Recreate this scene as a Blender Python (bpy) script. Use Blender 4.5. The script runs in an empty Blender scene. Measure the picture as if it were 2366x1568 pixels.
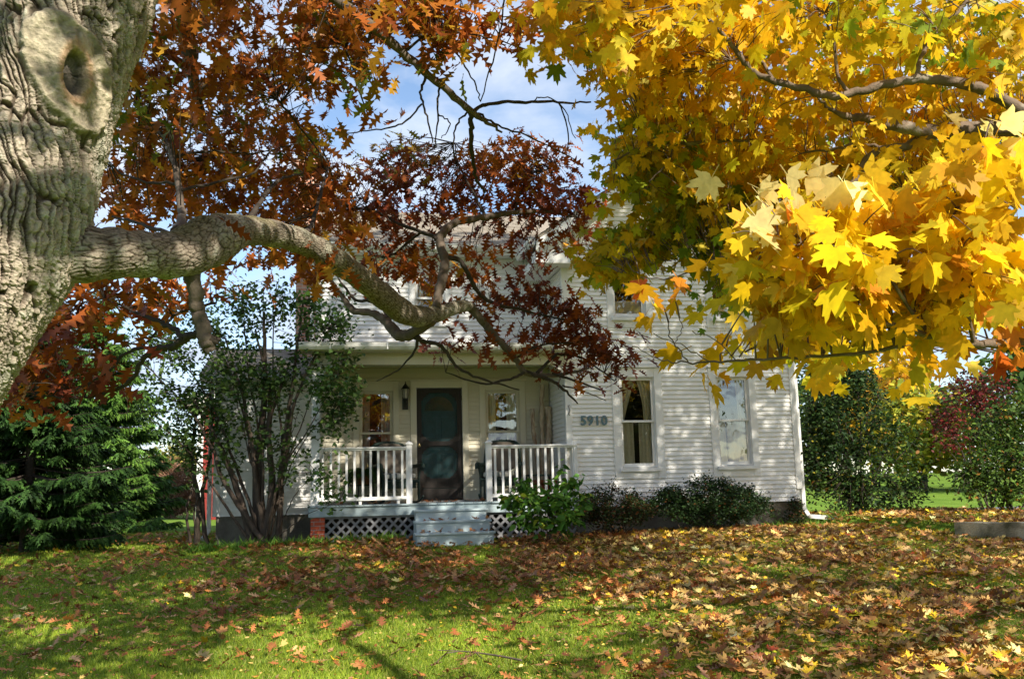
import bpy, math, random
import numpy as np
from mathutils import Matrix, Vector, noise as mnoise

RNG = np.random.default_rng(11)
random.seed(5)
SC = bpy.context.scene
COL = SC.collection
rad = math.radians

# ------------------------------------------------------------------ camera
EYE = 1.75                                   # eye height; ground rises towards the house
FPX, PITCH, ROLL = 2232.3, 0.1577, 0.0253    # focal length for a 2366 px wide frame
cam = bpy.data.cameras.new('camera')
cam.sensor_width = 36.0
cam.lens = 36.0 * FPX / 2366.0
cam.clip_start = 0.05
cam.clip_end = 3000
camo = bpy.data.objects.new('camera', cam)
COL.objects.link(camo)
cp, sp, cr, sr = math.cos(PITCH), math.sin(PITCH), math.cos(ROLL), math.sin(ROLL)
F = Vector((0, cp, sp)); U0 = Vector((0, -sp, cp)); R0 = Vector((1, 0, 0))
Rv = cr * R0 - sr * U0; Uv = sr * R0 + cr * U0
m = Matrix.Identity(4)
for i in range(3):
    m[i][0], m[i][1], m[i][2] = Rv[i], Uv[i], -F[i]
m.translation = Vector((0, 0, EYE))
camo.matrix_world = m
SC.camera = camo

# ------------------------------------------------------------------ light and sky
SUN_AZ, SUN_EL = rad(39), rad(34)            # azimuth measured from -Y towards +X
SUNV = Vector((math.sin(SUN_AZ) * math.cos(SUN_EL), -math.cos(SUN_AZ) * math.cos(SUN_EL), math.sin(SUN_EL)))
sun = bpy.data.lights.new('sun', 'SUN')
sun.energy = 5.0
sun.angle = rad(0.53)
sun.color = (1.0, 0.93, 0.80)
suno = bpy.data.objects.new('sun', sun)
suno.rotation_euler = SUNV.to_track_quat('Z', 'Y').to_euler()
suno.location = SUNV * 40
COL.objects.link(suno)

W = bpy.data.worlds.new('World')
SC.world = W
W.use_nodes = True
nt = W.node_tree
nt.nodes.clear()
N = nt.nodes.new
out = N('ShaderNodeOutputWorld'); bg = N('ShaderNodeBackground')
bg.inputs['Strength'].default_value = 0.12
sky = N('ShaderNodeTexSky'); sky.sky_type = 'NISHITA'; sky.sun_disc = False
sky.sun_elevation = SUN_EL
sky.sun_rotation = math.atan2(SUNV.x, SUNV.y)
sky.altitude = 200; sky.air_density = 1.0; sky.dust_density = 0.2; sky.ozone_density = 1.5
tc = N('ShaderNodeTexCoord'); sep = N('ShaderNodeSeparateXYZ')
nt.links.new(tc.outputs['Generated'], sep.inputs[0])
mx = N('ShaderNodeMath'); mx.operation = 'MAXIMUM'; mx.inputs[1].default_value = 0.0
nt.links.new(sep.outputs['Z'], mx.inputs[0])
ad = N('ShaderNodeMath'); ad.operation = 'ADD'; ad.inputs[1].default_value = 0.18
nt.links.new(mx.outputs[0], ad.inputs[0])
dx = N('ShaderNodeMath'); dx.operation = 'DIVIDE'; dy = N('ShaderNodeMath'); dy.operation = 'DIVIDE'
nt.links.new(sep.outputs['X'], dx.inputs[0]); nt.links.new(ad.outputs[0], dx.inputs[1])
nt.links.new(sep.outputs['Y'], dy.inputs[0]); nt.links.new(ad.outputs[0], dy.inputs[1])
cmb = N('ShaderNodeCombineXYZ')
nt.links.new(dx.outputs[0], cmb.inputs[0]); nt.links.new(dy.outputs[0], cmb.inputs[1])
nz = N('ShaderNodeTexNoise'); nz.inputs['Scale'].default_value = 2.1; nz.inputs['Detail'].default_value = 7
nz.inputs['Roughness'].default_value = 0.55; nz.inputs['Distortion'].default_value = 0.25
nt.links.new(cmb.outputs[0], nz.inputs['Vector'])
crp = N('ShaderNodeValToRGB')
crp.color_ramp.elements[0].position = 0.43; crp.color_ramp.elements[0].color = (0.0, 0.0, 0.0, 1)
crp.color_ramp.elements[1].position = 0.60; crp.color_ramp.elements[1].color = (0.92, 0.92, 0.92, 1)
nt.links.new(nz.outputs['Fac'], crp.inputs[0])
mixc = N('ShaderNodeMix'); mixc.data_type = 'RGBA'
nt.links.new(crp.outputs['Color'], mixc.inputs['Factor'])
nt.links.new(sky.outputs['Color'], mixc.inputs['A'])
hz = N('ShaderNodeMapRange'); hz.inputs['From Min'].default_value = 0.02; hz.inputs['From Max'].default_value = 0.30
nt.links.new(mx.outputs[0], hz.inputs['Value'])
cc_ = N('ShaderNodeMix'); cc_.data_type = 'RGBA'
cc_.inputs['A'].default_value = (2.9, 3.35, 4.4, 1); cc_.inputs['B'].default_value = (4.1, 4.5, 5.2, 1)   # cloud grows whiter higher up
nt.links.new(hz.outputs['Result'], cc_.inputs['Factor']); nt.links.new(cc_.outputs['Result'], mixc.inputs['B'])
nt.links.new(mixc.outputs['Result'], bg.inputs['Color'])
nt.links.new(bg.outputs[0], out.inputs[0])

vs = SC.view_settings
vs.view_transform = 'Standard'; vs.look = 'None'; vs.gamma = 1.0; vs.use_curve_mapping = False
vs.exposure = 0.88
SC.cycles.max_bounces = 6
SC.cycles.transparent_max_bounces = 12
SC.cycles.caustics_reflective = False; SC.cycles.caustics_refractive = False

# ------------------------------------------------------------------ helpers
def ray(x, y, depth):
    """world point at picture position (2366 x 1568) and distance `depth` in front of the camera"""
    a0, b0 = x - 1183.0, 784.0 - y
    a = a0 * cr + b0 * sr
    b = a0 * sr - b0 * cr
    dx_, up = a / FPX, -b / FPX
    r = np.array([dx_, cp - up * sp, sp + up * cp])
    r = r * depth / r[1]
    r[2] += EYE
    return r

def proj(P):
    P = np.asarray(P, float)
    z = P[..., 2] - EYE
    fw = P[..., 1] * cp + z * sp
    up = -P[..., 1] * sp + z * cp
    fw = np.where(np.abs(fw) < 1e-3, 1e-3, fw)
    a = P[..., 0] / fw * FPX; b = -up / fw * FPX
    return 1183 + a * cr + b * sr, 784 - a * sr + b * cr, fw

def sstep(a, b, x):
    t = np.clip((x - a) / (b - a), 0, 1)
    return t * t * (3 - 2 * t)

def tag(o, label=None, cat=None, group=None, kind=None):
    if label: o['label'] = label
    if cat: o['category'] = cat
    if group: o['group'] = group
    if kind: o['kind'] = kind
    return o

def empty(name, loc, rz=0.0):
    o = bpy.data.objects.new(name, None)
    o.location = loc; o.rotation_euler = (0, 0, rz)
    o.empty_display_size = 0.2
    COL.objects.link(o)
    return o

def link_mesh(name, me, mat, parent=None):
    o = bpy.data.objects.new(name, me)
    if mat is not None: me.materials.append(mat)
    COL.objects.link(o)
    if parent is not None: o.parent = parent
    return o

def raw_mesh(name, V, loops, starts, colors=None, smooth=False):
    me = bpy.data.meshes.new(name)
    V = np.ascontiguousarray(V, np.float32)
    me.vertices.add(len(V)); me.vertices.foreach_set('co', V.ravel())
    me.loops.add(len(loops)); me.loops.foreach_set('vertex_index', np.ascontiguousarray(loops, np.int32))
    me.polygons.add(len(starts)); me.polygons.foreach_set('loop_start', np.ascontiguousarray(starts, np.int32))
    if smooth: me.polygons.foreach_set('use_smooth', np.ones(len(starts), bool))
    if colors is not None:
        at = me.color_attributes.new('Col', 'FLOAT_COLOR', 'POINT')
        c = np.ones((len(V), 4), np.float32); c[:, :3] = colors
        at.data.foreach_set('color', c.ravel())
    me.update(calc_edges=True)
    return me

class MB:
    """collects boxes, bars, tubes and sheets, then links them as one mesh"""
    def __init__(self): self.v = []; self.f = []; self.sm = []
    def add(self, verts, faces, smooth=False):
        n = len(self.v)
        self.v += [tuple(map(float, p)) for p in verts]
        self.f += [tuple(i + n for i in f) for f in faces]
        self.sm += [smooth] * len(faces)
        return self
    def box(self, x0, x1, y0, y1, z0, z1):
        return self.add([(x0, y0, z0), (x1, y0, z0), (x1, y1, z0), (x0, y1, z0),
                         (x0, y0, z1), (x1, y0, z1), (x1, y1, z1), (x0, y1, z1)],
                        [(3, 2, 1, 0), (4, 5, 6, 7), (0, 1, 5, 4), (1, 2, 6, 5), (2, 3, 7, 6), (3, 0, 4, 7)])
    def prism(self, poly, y0, y1):                 # polygon in x,z pulled along y
        n = len(poly)
        v = [(x, y0, z) for x, z in poly] + [(x, y1, z) for x, z in poly]
        return self.add(v, [tuple(range(n)), tuple(range(2 * n - 1, n - 1, -1))] +
                        [(i, i + n, (i + 1) % n + n, (i + 1) % n) for i in range(n)])
    def prismx(self, poly, x0, x1):                # polygon in y,z pulled along x
        n = len(poly)
        v = [(x0, y, z) for y, z in poly] + [(x1, y, z) for y, z in poly]
        return self.add(v, [tuple(range(n)), tuple(range(2 * n - 1, n - 1, -1))] +
                        [(i, i + n, (i + 1) % n + n, (i + 1) % n) for i in range(n)])
    def bar(self, a, b, w, h, up=(0, 0, 1)):
        a, b = Vector(a), Vector(b); d = (b - a).normalized(); u = Vector(up)
        s = d.cross(u)
        if s.length < 1e-4: s = d.cross(Vector((0, 1, 0)))
        s.normalize(); u = s.cross(d)
        vs_ = []
        for p in (a, b):
            for i, j in ((-1, -1), (1, -1), (1, 1), (-1, 1)):
                vs_.append(p + s * (i * w / 2) + u * (j * h / 2))
        return self.add(vs_, [(3, 2, 1, 0), (4, 5, 6, 7), (0, 1, 5, 4), (1, 2, 6, 5), (2, 3, 7, 6), (3, 0, 4, 7)])
    def tube(self, pts, r, n=8, caps=True):
        V, Fc = tube_arrays(pts, r, n)
        self.add(V, Fc, True)
        if caps:
            k = len(V) - n
            self.add(V[:n][::-1], [tuple(range(n))]); self.add(V[k:], [tuple(range(n))])
        return self
    def lathe(self, prof, c, n=16):
        v = []; f = []
        for r, z in prof:
            for i in range(n):
                a = 2 * math.pi * i / n
                v.append((c[0] + r * math.cos(a), c[1] + r * math.sin(a), c[2] + z))
        for j in range(len(prof) - 1):
            for i in range(n):
                f.append((j * n + i, j * n + (i + 1) % n, (j + 1) * n + (i + 1) % n, (j + 1) * n + i))
        return self.add(v, f, True)
    def build(self, name, mat, parent=None, dz=0.0, bevel=0.0):
        me = bpy.data.meshes.new(name)
        v = [(x, y, z + dz) for x, y, z in self.v]
        me.from_pydata(v, [], self.f)
        me.polygons.foreach_set('use_smooth', self.sm)
        me.update()
        o = link_mesh(name, me, mat, parent)
        if bevel:
            bv = o.modifiers.new('edge', 'BEVEL'); bv.width = bevel; bv.segments = 2; bv.limit_method = 'ANGLE'
        return o

def tube_arrays(pts, r, n=8):
    pts = np.asarray(pts, float); k = len(pts)
    r = np.full(k, r, float) if np.isscalar(r) else np.asarray(r, float)
    T = np.gradient(pts, axis=0)
    T /= np.linalg.norm(T, axis=1)[:, None] + 1e-9
    ref = np.array([0, 0, 1.0]) if abs(T[0][2]) < 0.9 else np.array([1.0, 0, 0])
    A = np.zeros_like(pts)
    a = ref - T[0] * ref.dot(T[0]); A[0] = a / np.linalg.norm(a)
    for i in range(1, k):
        a = A[i - 1] - T[i] * A[i - 1].dot(T[i]); A[i] = a / (np.linalg.norm(a) + 1e-9)
    B = np.cross(T, A)
    th = np.arange(n) * 2 * math.pi / n
    V = pts[:, None, :] + r[:, None, None] * (np.cos(th)[None, :, None] * A[:, None, :] + np.sin(th)[None, :, None] * B[:, None, :])
    V = V.reshape(-1, 3)
    Fc = []
    for j in range(k - 1):
        for i in range(n):
            i2 = (i + 1) % n
            Fc.append((j * n + i, j * n + i2, (j + 1) * n + i2, (j + 1) * n + i))
    return V, Fc

def smooth_path(P, sub=6, jit=0.0):
    """Catmull-Rom through rows of P (any width)"""
    P = np.asarray(P, float)
    Q = np.vstack([2 * P[0] - P[1], P, 2 * P[-1] - P[-2]])
    outp = []
    for i in range(1, len(Q) - 2):
        for s in range(sub):
            t = s / sub
            a, b, c, d = Q[i - 1], Q[i], Q[i + 1], Q[i + 2]
            outp.append(0.5 * (2 * b + (c - a) * t + (2 * a - 5 * b + 4 * c - d) * t * t + (3 * b - a - 3 * c + d) * t ** 3))
    outp.append(P[-1])
    outp = np.array(outp)
    if jit:
        outp[1:-1, :3] += RNG.normal(0, jit, (len(outp) - 2, 3))
    return outp

# ------------------------------------------------------------------ materials
def new_mat(name):
    mt = bpy.data.materials.new(name); mt.use_nodes = True
    t = mt.node_tree
    return mt, t, t.nodes['Principled BSDF']

def mat(name, col, rough=0.7, var=0.12, scale=6.0, bump=0.0, bscale=40.0, col2=None, stretch=None, metallic=0.0, spec=0.3, dirt=None):
    mt, t, p = new_mat(name)
    n, l = t.nodes.new, t.links.new
    tcx = n('ShaderNodeTexCoord'); mp = n('ShaderNodeMapping')
    l(tcx.outputs['Object'], mp.inputs[0])
    if stretch: mp.inputs['Scale'].default_value = stretch
    nz_ = n('ShaderNodeTexNoise'); nz_.inputs['Scale'].default_value = scale; nz_.inputs['Detail'].default_value = 6
    nz_.inputs['Roughness'].default_value = 0.6
    l(mp.outputs[0], nz_.inputs['Vector'])
    mix = n('ShaderNodeMix'); mix.data_type = 'RGBA'
    rp = n('ShaderNodeValToRGB'); rp.color_ramp.elements[0].position = 0.32; rp.color_ramp.elements[1].position = 0.68
    l(nz_.outputs['Fac'], rp.inputs[0]); l(rp.outputs['Color'], mix.inputs['Factor'])
    c2 = col2 if col2 else tuple(min(1, c * (1 + var)) for c in col)
    c1 = col if col2 else tuple(c * (1 - var) for c in col)
    mix.inputs['A'].default_value = (*c1, 1); mix.inputs['B'].default_value = (*c2, 1)
    last = mix.outputs['Result']
    if dirt:
        dcol, dscale, lo, hi = dirt
        nd = n('ShaderNodeTexNoise'); nd.inputs['Scale'].default_value = dscale; nd.inputs['Detail'].default_value = 8
        l(tcx.outputs['Object'], nd.inputs['Vector'])
        rd = n('ShaderNodeValToRGB'); rd.color_ramp.elements[0].position = lo; rd.color_ramp.elements[1].position = hi
        l(nd.outputs['Fac'], rd.inputs[0])
        m2 = n('ShaderNodeMix'); m2.data_type = 'RGBA'
        l(rd.outputs['Color'], m2.inputs['Factor']); l(last, m2.inputs['A']); m2.inputs['B'].default_value = (*dcol, 1)
        last = m2.outputs['Result']
    l(last, p.inputs['Base Color'])
    p.inputs['Roughness'].default_value = rough; p.inputs['Metallic'].default_value = metallic
    p.inputs['Specular IOR Level'].default_value = spec
    if bump:
        nb = n('ShaderNodeTexNoise'); nb.inputs['Scale'].default_value = bscale; nb.inputs['Detail'].default_value = 5
        l(mp.outputs[0], nb.inputs['Vector'])
        bp = n('ShaderNodeBump'); bp.inputs['Strength'].default_value = bump; bp.inputs['Distance'].default_value = 0.02
        l(nb.outputs['Fac'], bp.inputs['Height']); l(bp.outputs[0], p.inputs['Normal'])
    return mt

def leaf_mat(name, trans=0.4, rough=0.5, spec=0.35, veins=0.0):
    mt, t, p = new_mat(name)
    n, l = t.nodes.new, t.links.new
    at = n('ShaderNodeAttribute'); at.attribute_name = 'Col'
    hs = n('ShaderNodeTexNoise'); hs.inputs['Scale'].default_value = 45.0; hs.inputs['Detail'].default_value = 3
    tcx = n('ShaderNodeTexCoord'); l(tcx.outputs['Object'], hs.inputs['Vector'])
    rp = n('ShaderNodeMapRange'); rp.inputs['To Min'].default_value = 0.72; rp.inputs['To Max'].default_value = 1.25
    l(hs.outputs['Fac'], rp.inputs['Value'])
    mul = n('ShaderNodeMix'); mul.data_type = 'RGBA'; mul.blend_type = 'MULTIPLY'; mul.inputs['Factor'].default_value = 1
    l(at.outputs['Color'], mul.inputs['A']); l(rp.outputs['Result'], mul.inputs['B'])
    l(mul.outputs['Result'], p.inputs['Base Color'])
    p.inputs['Roughness'].default_value = rough; p.inputs['Specular IOR Level'].default_value = spec
    tr = n('ShaderNodeBsdfTranslucent'); l(mul.outputs['Result'], tr.inputs['Color'])
    ms = n('ShaderNodeMixShader'); ms.inputs[0].default_value = trans
    l(p.outputs[0], ms.inputs[1]); l(tr.outputs[0], ms.inputs[2])
    l(ms.outputs[0], t.nodes['Material Output'].inputs['Surface'])
    return mt

def attr_mat(name, rough=0.9, bump=0.3, bscale=120.0, spec=0.15):
    mt, t, p = new_mat(name)
    n, l = t.nodes.new, t.links.new
    at = n('ShaderNodeAttribute'); at.attribute_name = 'Col'
    nz_ = n('ShaderNodeTexNoise'); nz_.inputs['Scale'].default_value = bscale; nz_.inputs['Detail'].default_value = 8
    tcx = n('ShaderNodeTexCoord'); l(tcx.outputs['Object'], nz_.inputs['Vector'])
    rp = n('ShaderNodeMapRange'); rp.inputs['To Min'].default_value = 0.55; rp.inputs['To Max'].default_value = 1.45
    l(nz_.outputs['Fac'], rp.inputs['Value'])
    mul = n('ShaderNodeMix'); mul.data_type = 'RGBA'; mul.blend_type = 'MULTIPLY'; mul.inputs['Factor'].default_value = 1
    l(at.outputs['Color'], mul.inputs['A']); l(rp.outputs['Result'], mul.inputs['B'])
    l(mul.outputs['Result'], p.inputs['Base Color'])
    p.inputs['Roughness'].default_value = rough; p.inputs['Specular IOR Level'].default_value = spec
    bp = n('ShaderNodeBump'); bp.inputs['Strength'].default_value = bump; bp.inputs['Distance'].default_value = 0.01
    l(nz_.outputs['Fac'], bp.inputs['Height']); l(bp.outputs[0], p.inputs['Normal'])
    return mt

def brick_mat(name, c1, c2, mortar, bw=0.2, bh=0.067):
    mt, t, p = new_mat(name)
    n, l = t.nodes.new, t.links.new
    tcx = n('ShaderNodeTexCoord'); sx = n('ShaderNodeSeparateXYZ'); l(tcx.outputs['Object'], sx.inputs[0])
    adx = n('ShaderNodeMath'); adx.operation = 'ADD'; l(sx.outputs['X'], adx.inputs[0]); l(sx.outputs['Y'], adx.inputs[1])
    cx = n('ShaderNodeCombineXYZ'); l(adx.outputs[0], cx.inputs[0]); l(sx.outputs['Z'], cx.inputs[1])
    b = n('ShaderNodeTexBrick'); b.inputs['Scale'].default_value = 1.0
    b.inputs['Brick Width'].default_value = bw; b.inputs['Row Height'].default_value = bh
    b.inputs['Mortar Size'].default_value = 0.006
    b.inputs['Color1'].default_value = (*c1, 1); b.inputs['Color2'].default_value = (*c2, 1); b.inputs['Mortar'].default_value = (*mortar, 1)
    l(cx.outputs[0], b.inputs['Vector'])
    nz_ = n('ShaderNodeTexNoise'); nz_.inputs['Scale'].default_value = 30; nz_.inputs['Detail'].default_value = 6
    l(tcx.outputs['Object'], nz_.inputs['Vector'])
    rp = n('ShaderNodeMapRange'); rp.inputs['To Min'].default_value = 0.6; rp.inputs['To Max'].default_value = 1.4
    l(nz_.outputs['Fac'], rp.inputs['Value'])
    mul = n('ShaderNodeMix'); mul.data_type = 'RGBA'; mul.blend_type = 'MULTIPLY'; mul.inputs['Factor'].default_value = 1
    l(b.outputs['Color'], mul.inputs['A']); l(rp.outputs['Result'], mul.inputs['B'])
    l(mul.outputs['Result'], p.inputs['Base Color']); p.inputs['Roughness'].default_value = 0.9
    bp = n('ShaderNodeBump'); bp.inputs['Strength'].default_value = 0.6; bp.inputs['Distance'].default_value = 0.01; bp.invert = True
    l(b.outputs['Fac'], bp.inputs['Height']); l(bp.outputs[0], p.inputs['Normal'])
    return mt

def glass_mat(name, refl=0.25, tint=(0.9, 0.95, 0.95)):
    mt, t, p = new_mat(name)
    n, l = t.nodes.new, t.links.new
    t.nodes.remove(p)
    g = n('ShaderNodeBsdfGlossy'); g.inputs['Roughness'].default_value = 0.015; g.inputs['Color'].default_value = (1, 1, 1, 1)
    tr = n('ShaderNodeBsdfTransparent'); tr.inputs['Color'].default_value = (*tint, 1)
    lw = n('ShaderNodeLayerWeight'); lw.inputs['Blend'].default_value = 0.35
    mr = n('ShaderNodeMapRange'); mr.inputs['To Min'].default_value = refl; mr.inputs['To Max'].default_value = 1.0
    l(lw.outputs['Fresnel'], mr.inputs['Value'])
    nzg = n('ShaderNodeTexNoise'); nzg.inputs['Scale'].default_value = 2.5
    tcx = n('ShaderNodeTexCoord'); l(tcx.outputs['Object'], nzg.inputs['Vector'])
    bp = n('ShaderNodeBump'); bp.inputs['Strength'].default_value = 0.25; bp.inputs['Distance'].default_value = 0.01
    l(nzg.outputs['Fac'], bp.inputs['Height']); l(bp.outputs[0], g.inputs['Normal'])
    ms = n('ShaderNodeMixShader'); l(mr.outputs['Result'], ms.inputs[0]); l(tr.outputs[0], ms.inputs[1]); l(g.outputs[0], ms.inputs[2])
    l(ms.outputs[0], t.nodes['Material Output'].inputs['Surface'])
    return mt

M = {}
M['siding'] = mat('white_siding', (0.80, 0.785, 0.75), 0.55, 0.04, 1.2, 0.06, 60, stretch=(0.6, 1, 6), dirt=((0.66, 0.63, 0.56), 2.2, 0.60, 0.9))
M['trim'] = mat('white_trim', (0.74, 0.73, 0.70), 0.5, 0.05, 3.0, 0.05, 50, dirt=((0.50, 0.48, 0.42), 3.0, 0.60, 0.9))
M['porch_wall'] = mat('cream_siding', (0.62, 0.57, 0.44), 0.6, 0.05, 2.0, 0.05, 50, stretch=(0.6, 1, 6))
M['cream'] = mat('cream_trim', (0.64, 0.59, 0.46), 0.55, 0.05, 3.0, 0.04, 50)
M['deck'] = mat('grey_blue_paint', (0.30, 0.37, 0.39), 0.6, 0.08, 5.0, 0.1, 60, stretch=(0.5, 1, 3), dirt=((0.20, 0.23, 0.22), 4.0, 0.55, 0.85))
M['step'] = mat('pale_blue_paint', (0.42, 0.50, 0.52), 0.55, 0.06, 4.0, 0.08, 60, dirt=((0.26, 0.30, 0.30), 5.0, 0.58, 0.9))
M['lattice'] = mat('weathered_grey_wood', (0.20, 0.20, 0.21), 0.8, 0.2, 12.0, 0.2, 80)
M['concrete'] = mat('foundation_block', (0.15, 0.135, 0.11), 0.95, 0.25, 5.0, 0.5, 40)
M['wallconc'] = mat('old_concrete', (0.44, 0.39, 0.29), 0.95, 0.25, 9.0, 0.8, 40, dirt=((0.10, 0.095, 0.055), 2.4, 0.42, 0.66))
M['shingle'] = mat('asphalt_shingle', (0.27, 0.235, 0.19), 0.95, 0.25, 25.0, 0.3, 150)
M['brick'] = brick_mat('red_brick', (0.42, 0.075, 0.03), (0.36, 0.06, 0.025), (0.26, 0.2, 0.17))
M['chimbrick'] = brick_mat('pale_brick', (0.58, 0.27, 0.17), (0.5, 0.21, 0.13), (0.5, 0.44, 0.38))
M['glass'] = glass_mat('window_glass', 0.10)
M['glassb'] = glass_mat('mirroring_window_glass', 0.30)
M['dark'] = mat('dark_interior', (0.035, 0.028, 0.02), 0.9, 0.3, 2.0)
M['curtain'] = mat('cream_curtain', (0.76, 0.70, 0.57), 0.9, 0.06, 20.0)
M['blind'] = mat('pale_shade_cloth', (0.52, 0.49, 0.42), 0.9, 0.05, 6.0)
M['door'] = mat('brown_black_door', (0.022, 0.017, 0.015), 0.5, 0.3, 10.0, 0.1, 60, stretch=(6, 6, 0.8))
M['teal'] = mat('teal_door', (0.018, 0.09, 0.10), 0.35, 0.2, 8.0, 0.05)
M['screen'] = None
M['black'] = mat('black_iron', (0.012, 0.012, 0.011), 0.45, 0.3, 20, 0.1, 90, spec=0.5)
M['brass'] = mat('brass', (0.55, 0.42, 0.18), 0.35, 0.1, 10, metallic=0.9)
M['lampglass'] = mat('seeded_lamp_glass', (0.55, 0.5, 0.38), 0.2, 0.15, 30, 0.3, 60, spec=0.6)
M['wicker'] = mat('dark_green_wicker', (0.008, 0.025, 0.018), 0.5, 0.3, 40, 0.5, 150, spec=0.45)
M['numbers'] = mat('slate_blue_metal', (0.10, 0.17, 0.20), 0.45, 0.15, 20, spec=0.4)
M['gutter'] = mat('white_gutter', (0.70, 0.69, 0.65), 0.45, 0.05, 3, dirt=((0.38, 0.36, 0.30), 3.5, 0.52, 0.85))
M['terracotta'] = mat('terracotta', (0.32, 0.10, 0.045), 0.85, 0.15, 10, 0.1, 60)
M['birch'] = mat('birch_bark', (0.20, 0.12, 0.07), 0.8, 0.1, 14.0, 0.3, 50, col2=(0.62, 0.52, 0.38), stretch=(1, 1, 0.35))
M['asphalt'] = mat('asphalt', (0.13, 0.13, 0.15), 0.9, 0.15, 30, 0.2, 120)
M['barnred'] = mat('barn_red_boards', (0.22, 0.03, 0.024), 0.85, 0.2, 6, 0.2, 30, stretch=(8, 8, 0.6))
M['twig'] = mat('grey_brown_twig', (0.11, 0.085, 0.065), 0.9, 0.3, 20, 0.3, 60)
M['darktwig'] = mat('dark_twig', (0.045, 0.034, 0.026), 0.9, 0.3, 20, 0.3, 60)
M['mapletwig'] = mat('brown_maple_bark', (0.14, 0.10, 0.07), 0.85, 0.35, 9, 0.4, 50, dirt=((0.42, 0.38, 0.32), 4.0, 0.6, 0.75))
M['lilacbark'] = mat('lilac_bark', (0.065, 0.047, 0.034), 0.9, 0.35, 14, 0.4, 60, stretch=(3, 3, 0.7))
M['vinylwhite'] = mat('white_downspout', (0.68, 0.68, 0.66), 0.4, 0.05, 5)
M['cable'] = mat('grey_cable', (0.2, 0.2, 0.2), 0.6)
M['leaf'] = leaf_mat('oak_leaf', 0.35, 0.5)
M['mleaf'] = leaf_mat('maple_leaf', 0.52, 0.5, 0.25)
M['gleaf'] = leaf_mat('green_leaf', 0.3, 0.55, 0.22)
M['needle'] = leaf_mat('spruce_needles', 0.15, 0.6, 0.2)
M['fallen'] = leaf_mat('fallen_leaf', 0.12, 0.6, 0.25)
M['grass'] = leaf_mat('grass_blade', 0.3, 0.55, 0.25)
M['bark'] = attr_mat('oak_bark', 0.95, 1.0, 70.0)

def striped_mat():
    mt, t, p = new_mat('striped_cushion')
    n, l = t.nodes.new, t.links.new
    tcx = n('ShaderNodeTexCoord'); w = n('ShaderNodeTexWave'); w.bands_direction = 'X'
    w.inputs['Scale'].default_value = 3.2; w.inputs['Distortion'].default_value = 0.3
    l(tcx.outputs['Object'], w.inputs['Vector'])
    rp = n('ShaderNodeValToRGB')
    e = rp.color_ramp.elements
    e[0].position = 0.25; e[0].color = (0.10, 0.12, 0.11, 1); e[1].position = 0.5; e[1].color = (0.48, 0.46, 0.40, 1)
    l(w.outputs['Fac'], rp.inputs[0]); l(rp.outputs[0], p.inputs['Base Color']); p.inputs['Roughness'].default_value = 0.95
    return mt
M['cushion'] = striped_mat()

def screen_mat():
    mt, t, p = new_mat('insect_screen')
    n, l = t.nodes.new, t.links.new
    p.inputs['Base Color'].default_value = (0.03, 0.03, 0.03, 1); p.inputs['Roughness'].default_value = 0.7
    tr = n('ShaderNodeBsdfTransparent'); ms = n('ShaderNodeMixShader'); ms.inputs[0].default_value = 0.68
    l(p.outputs[0], ms.inputs[1]); l(tr.outputs[0], ms.inputs[2]); l(ms.outputs[0], t.nodes['Material Output'].inputs['Surface'])
    return mt
M['screen'] = screen_mat()

# ------------------------------------------------------------------ leaf clouds
def mirror(half):
    h = [(x, y) for x, y in half]
    return np.array(h + [(x, -y) for x, y in h[::-1] if abs(y) > 1e-6], float)

OAK = mirror([(-0.16, 0.012), (0.0, 0.014), (0.12, 0.02), (0.17, 0.09), (0.20, 0.18), (0.25, 0.10), (0.30, 0.055), (0.37, 0.17), (0.41, 0.31), (0.46, 0.21),
              (0.50, 0.06), (0.58, 0.16), (0.67, 0.31), (0.69, 0.18), (0.71, 0.055), (0.80, 0.12), (0.87, 0.19), (0.88, 0.07), (1.0, 0.0)])
_mp = [(0, 1.0), (8, .74), (15, .82), (21, .62), (28, .48), (36, .76), (43, .94), (50, .72), (57, .76), (63, .55), (73, .42), (84, .60), (93, .66), (104, .44), (125, .34), (150, .24)]
MAPLE = mirror([(r * math.cos(rad(a)) + 0.12, r * math.sin(rad(a))) for a, r in _mp] + [(0.02, 0.014), (-0.55, 0.012)])
OVAL = mirror([(0, 0.02), (0.15, 0.20), (0.38, 0.30), (0.65, 0.22), (0.85, 0.09), (1.0, 0.0)])
HEART = mirror([(-0.25, 0.015), (0.02, 0.02), (-0.02, 0.22), (0.15, 0.37), (0.4, 0.36), (0.7, 0.18), (1.0, 0.0)])
ROUGH = mirror([(0, 0.02), (0.2, 0.35), (0.35, 0.18), (0.5, 0.42), (0.62, 0.2), (0.8, 0.25), (1.0, 0.0)])
SPRAY = mirror([(0, .012), (.16, .11), (.2, .02), (.36, .17), (.4, .025), (.56, .15), (.6, .025), (.75, .10), (.79, .02), (1, 0)])
BLADE = np.array([(0, -0.5), (1, 0), (0, 0.5)], float)
FRAG = np.array([(0, 0), (0.3, 0.3), (0.75, 0.22), (1, -0.05), (0.55, -0.3), (0.2, -0.2)], float)

def leaf_frames(n, droop=(0.2, 1.2), updown=0.5, rng=RNG):
    a = rng.uniform(0, 2 * math.pi, n)
    d = rng.uniform(*droop, n)
    X = np.stack([np.cos(a), np.sin(a), -d], 1)
    X /= np.linalg.norm(X, axis=1)[:, None]
    up = np.stack([rng.normal(0, updown, n), rng.normal(0, updown, n), np.ones(n)], 1)
    Z = up - X * (up * X).sum(1)[:, None]
    Z /= np.linalg.norm(Z, axis=1)[:, None] + 1e-9
    Y = np.cross(Z, X)
    return X, Y, Z

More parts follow.
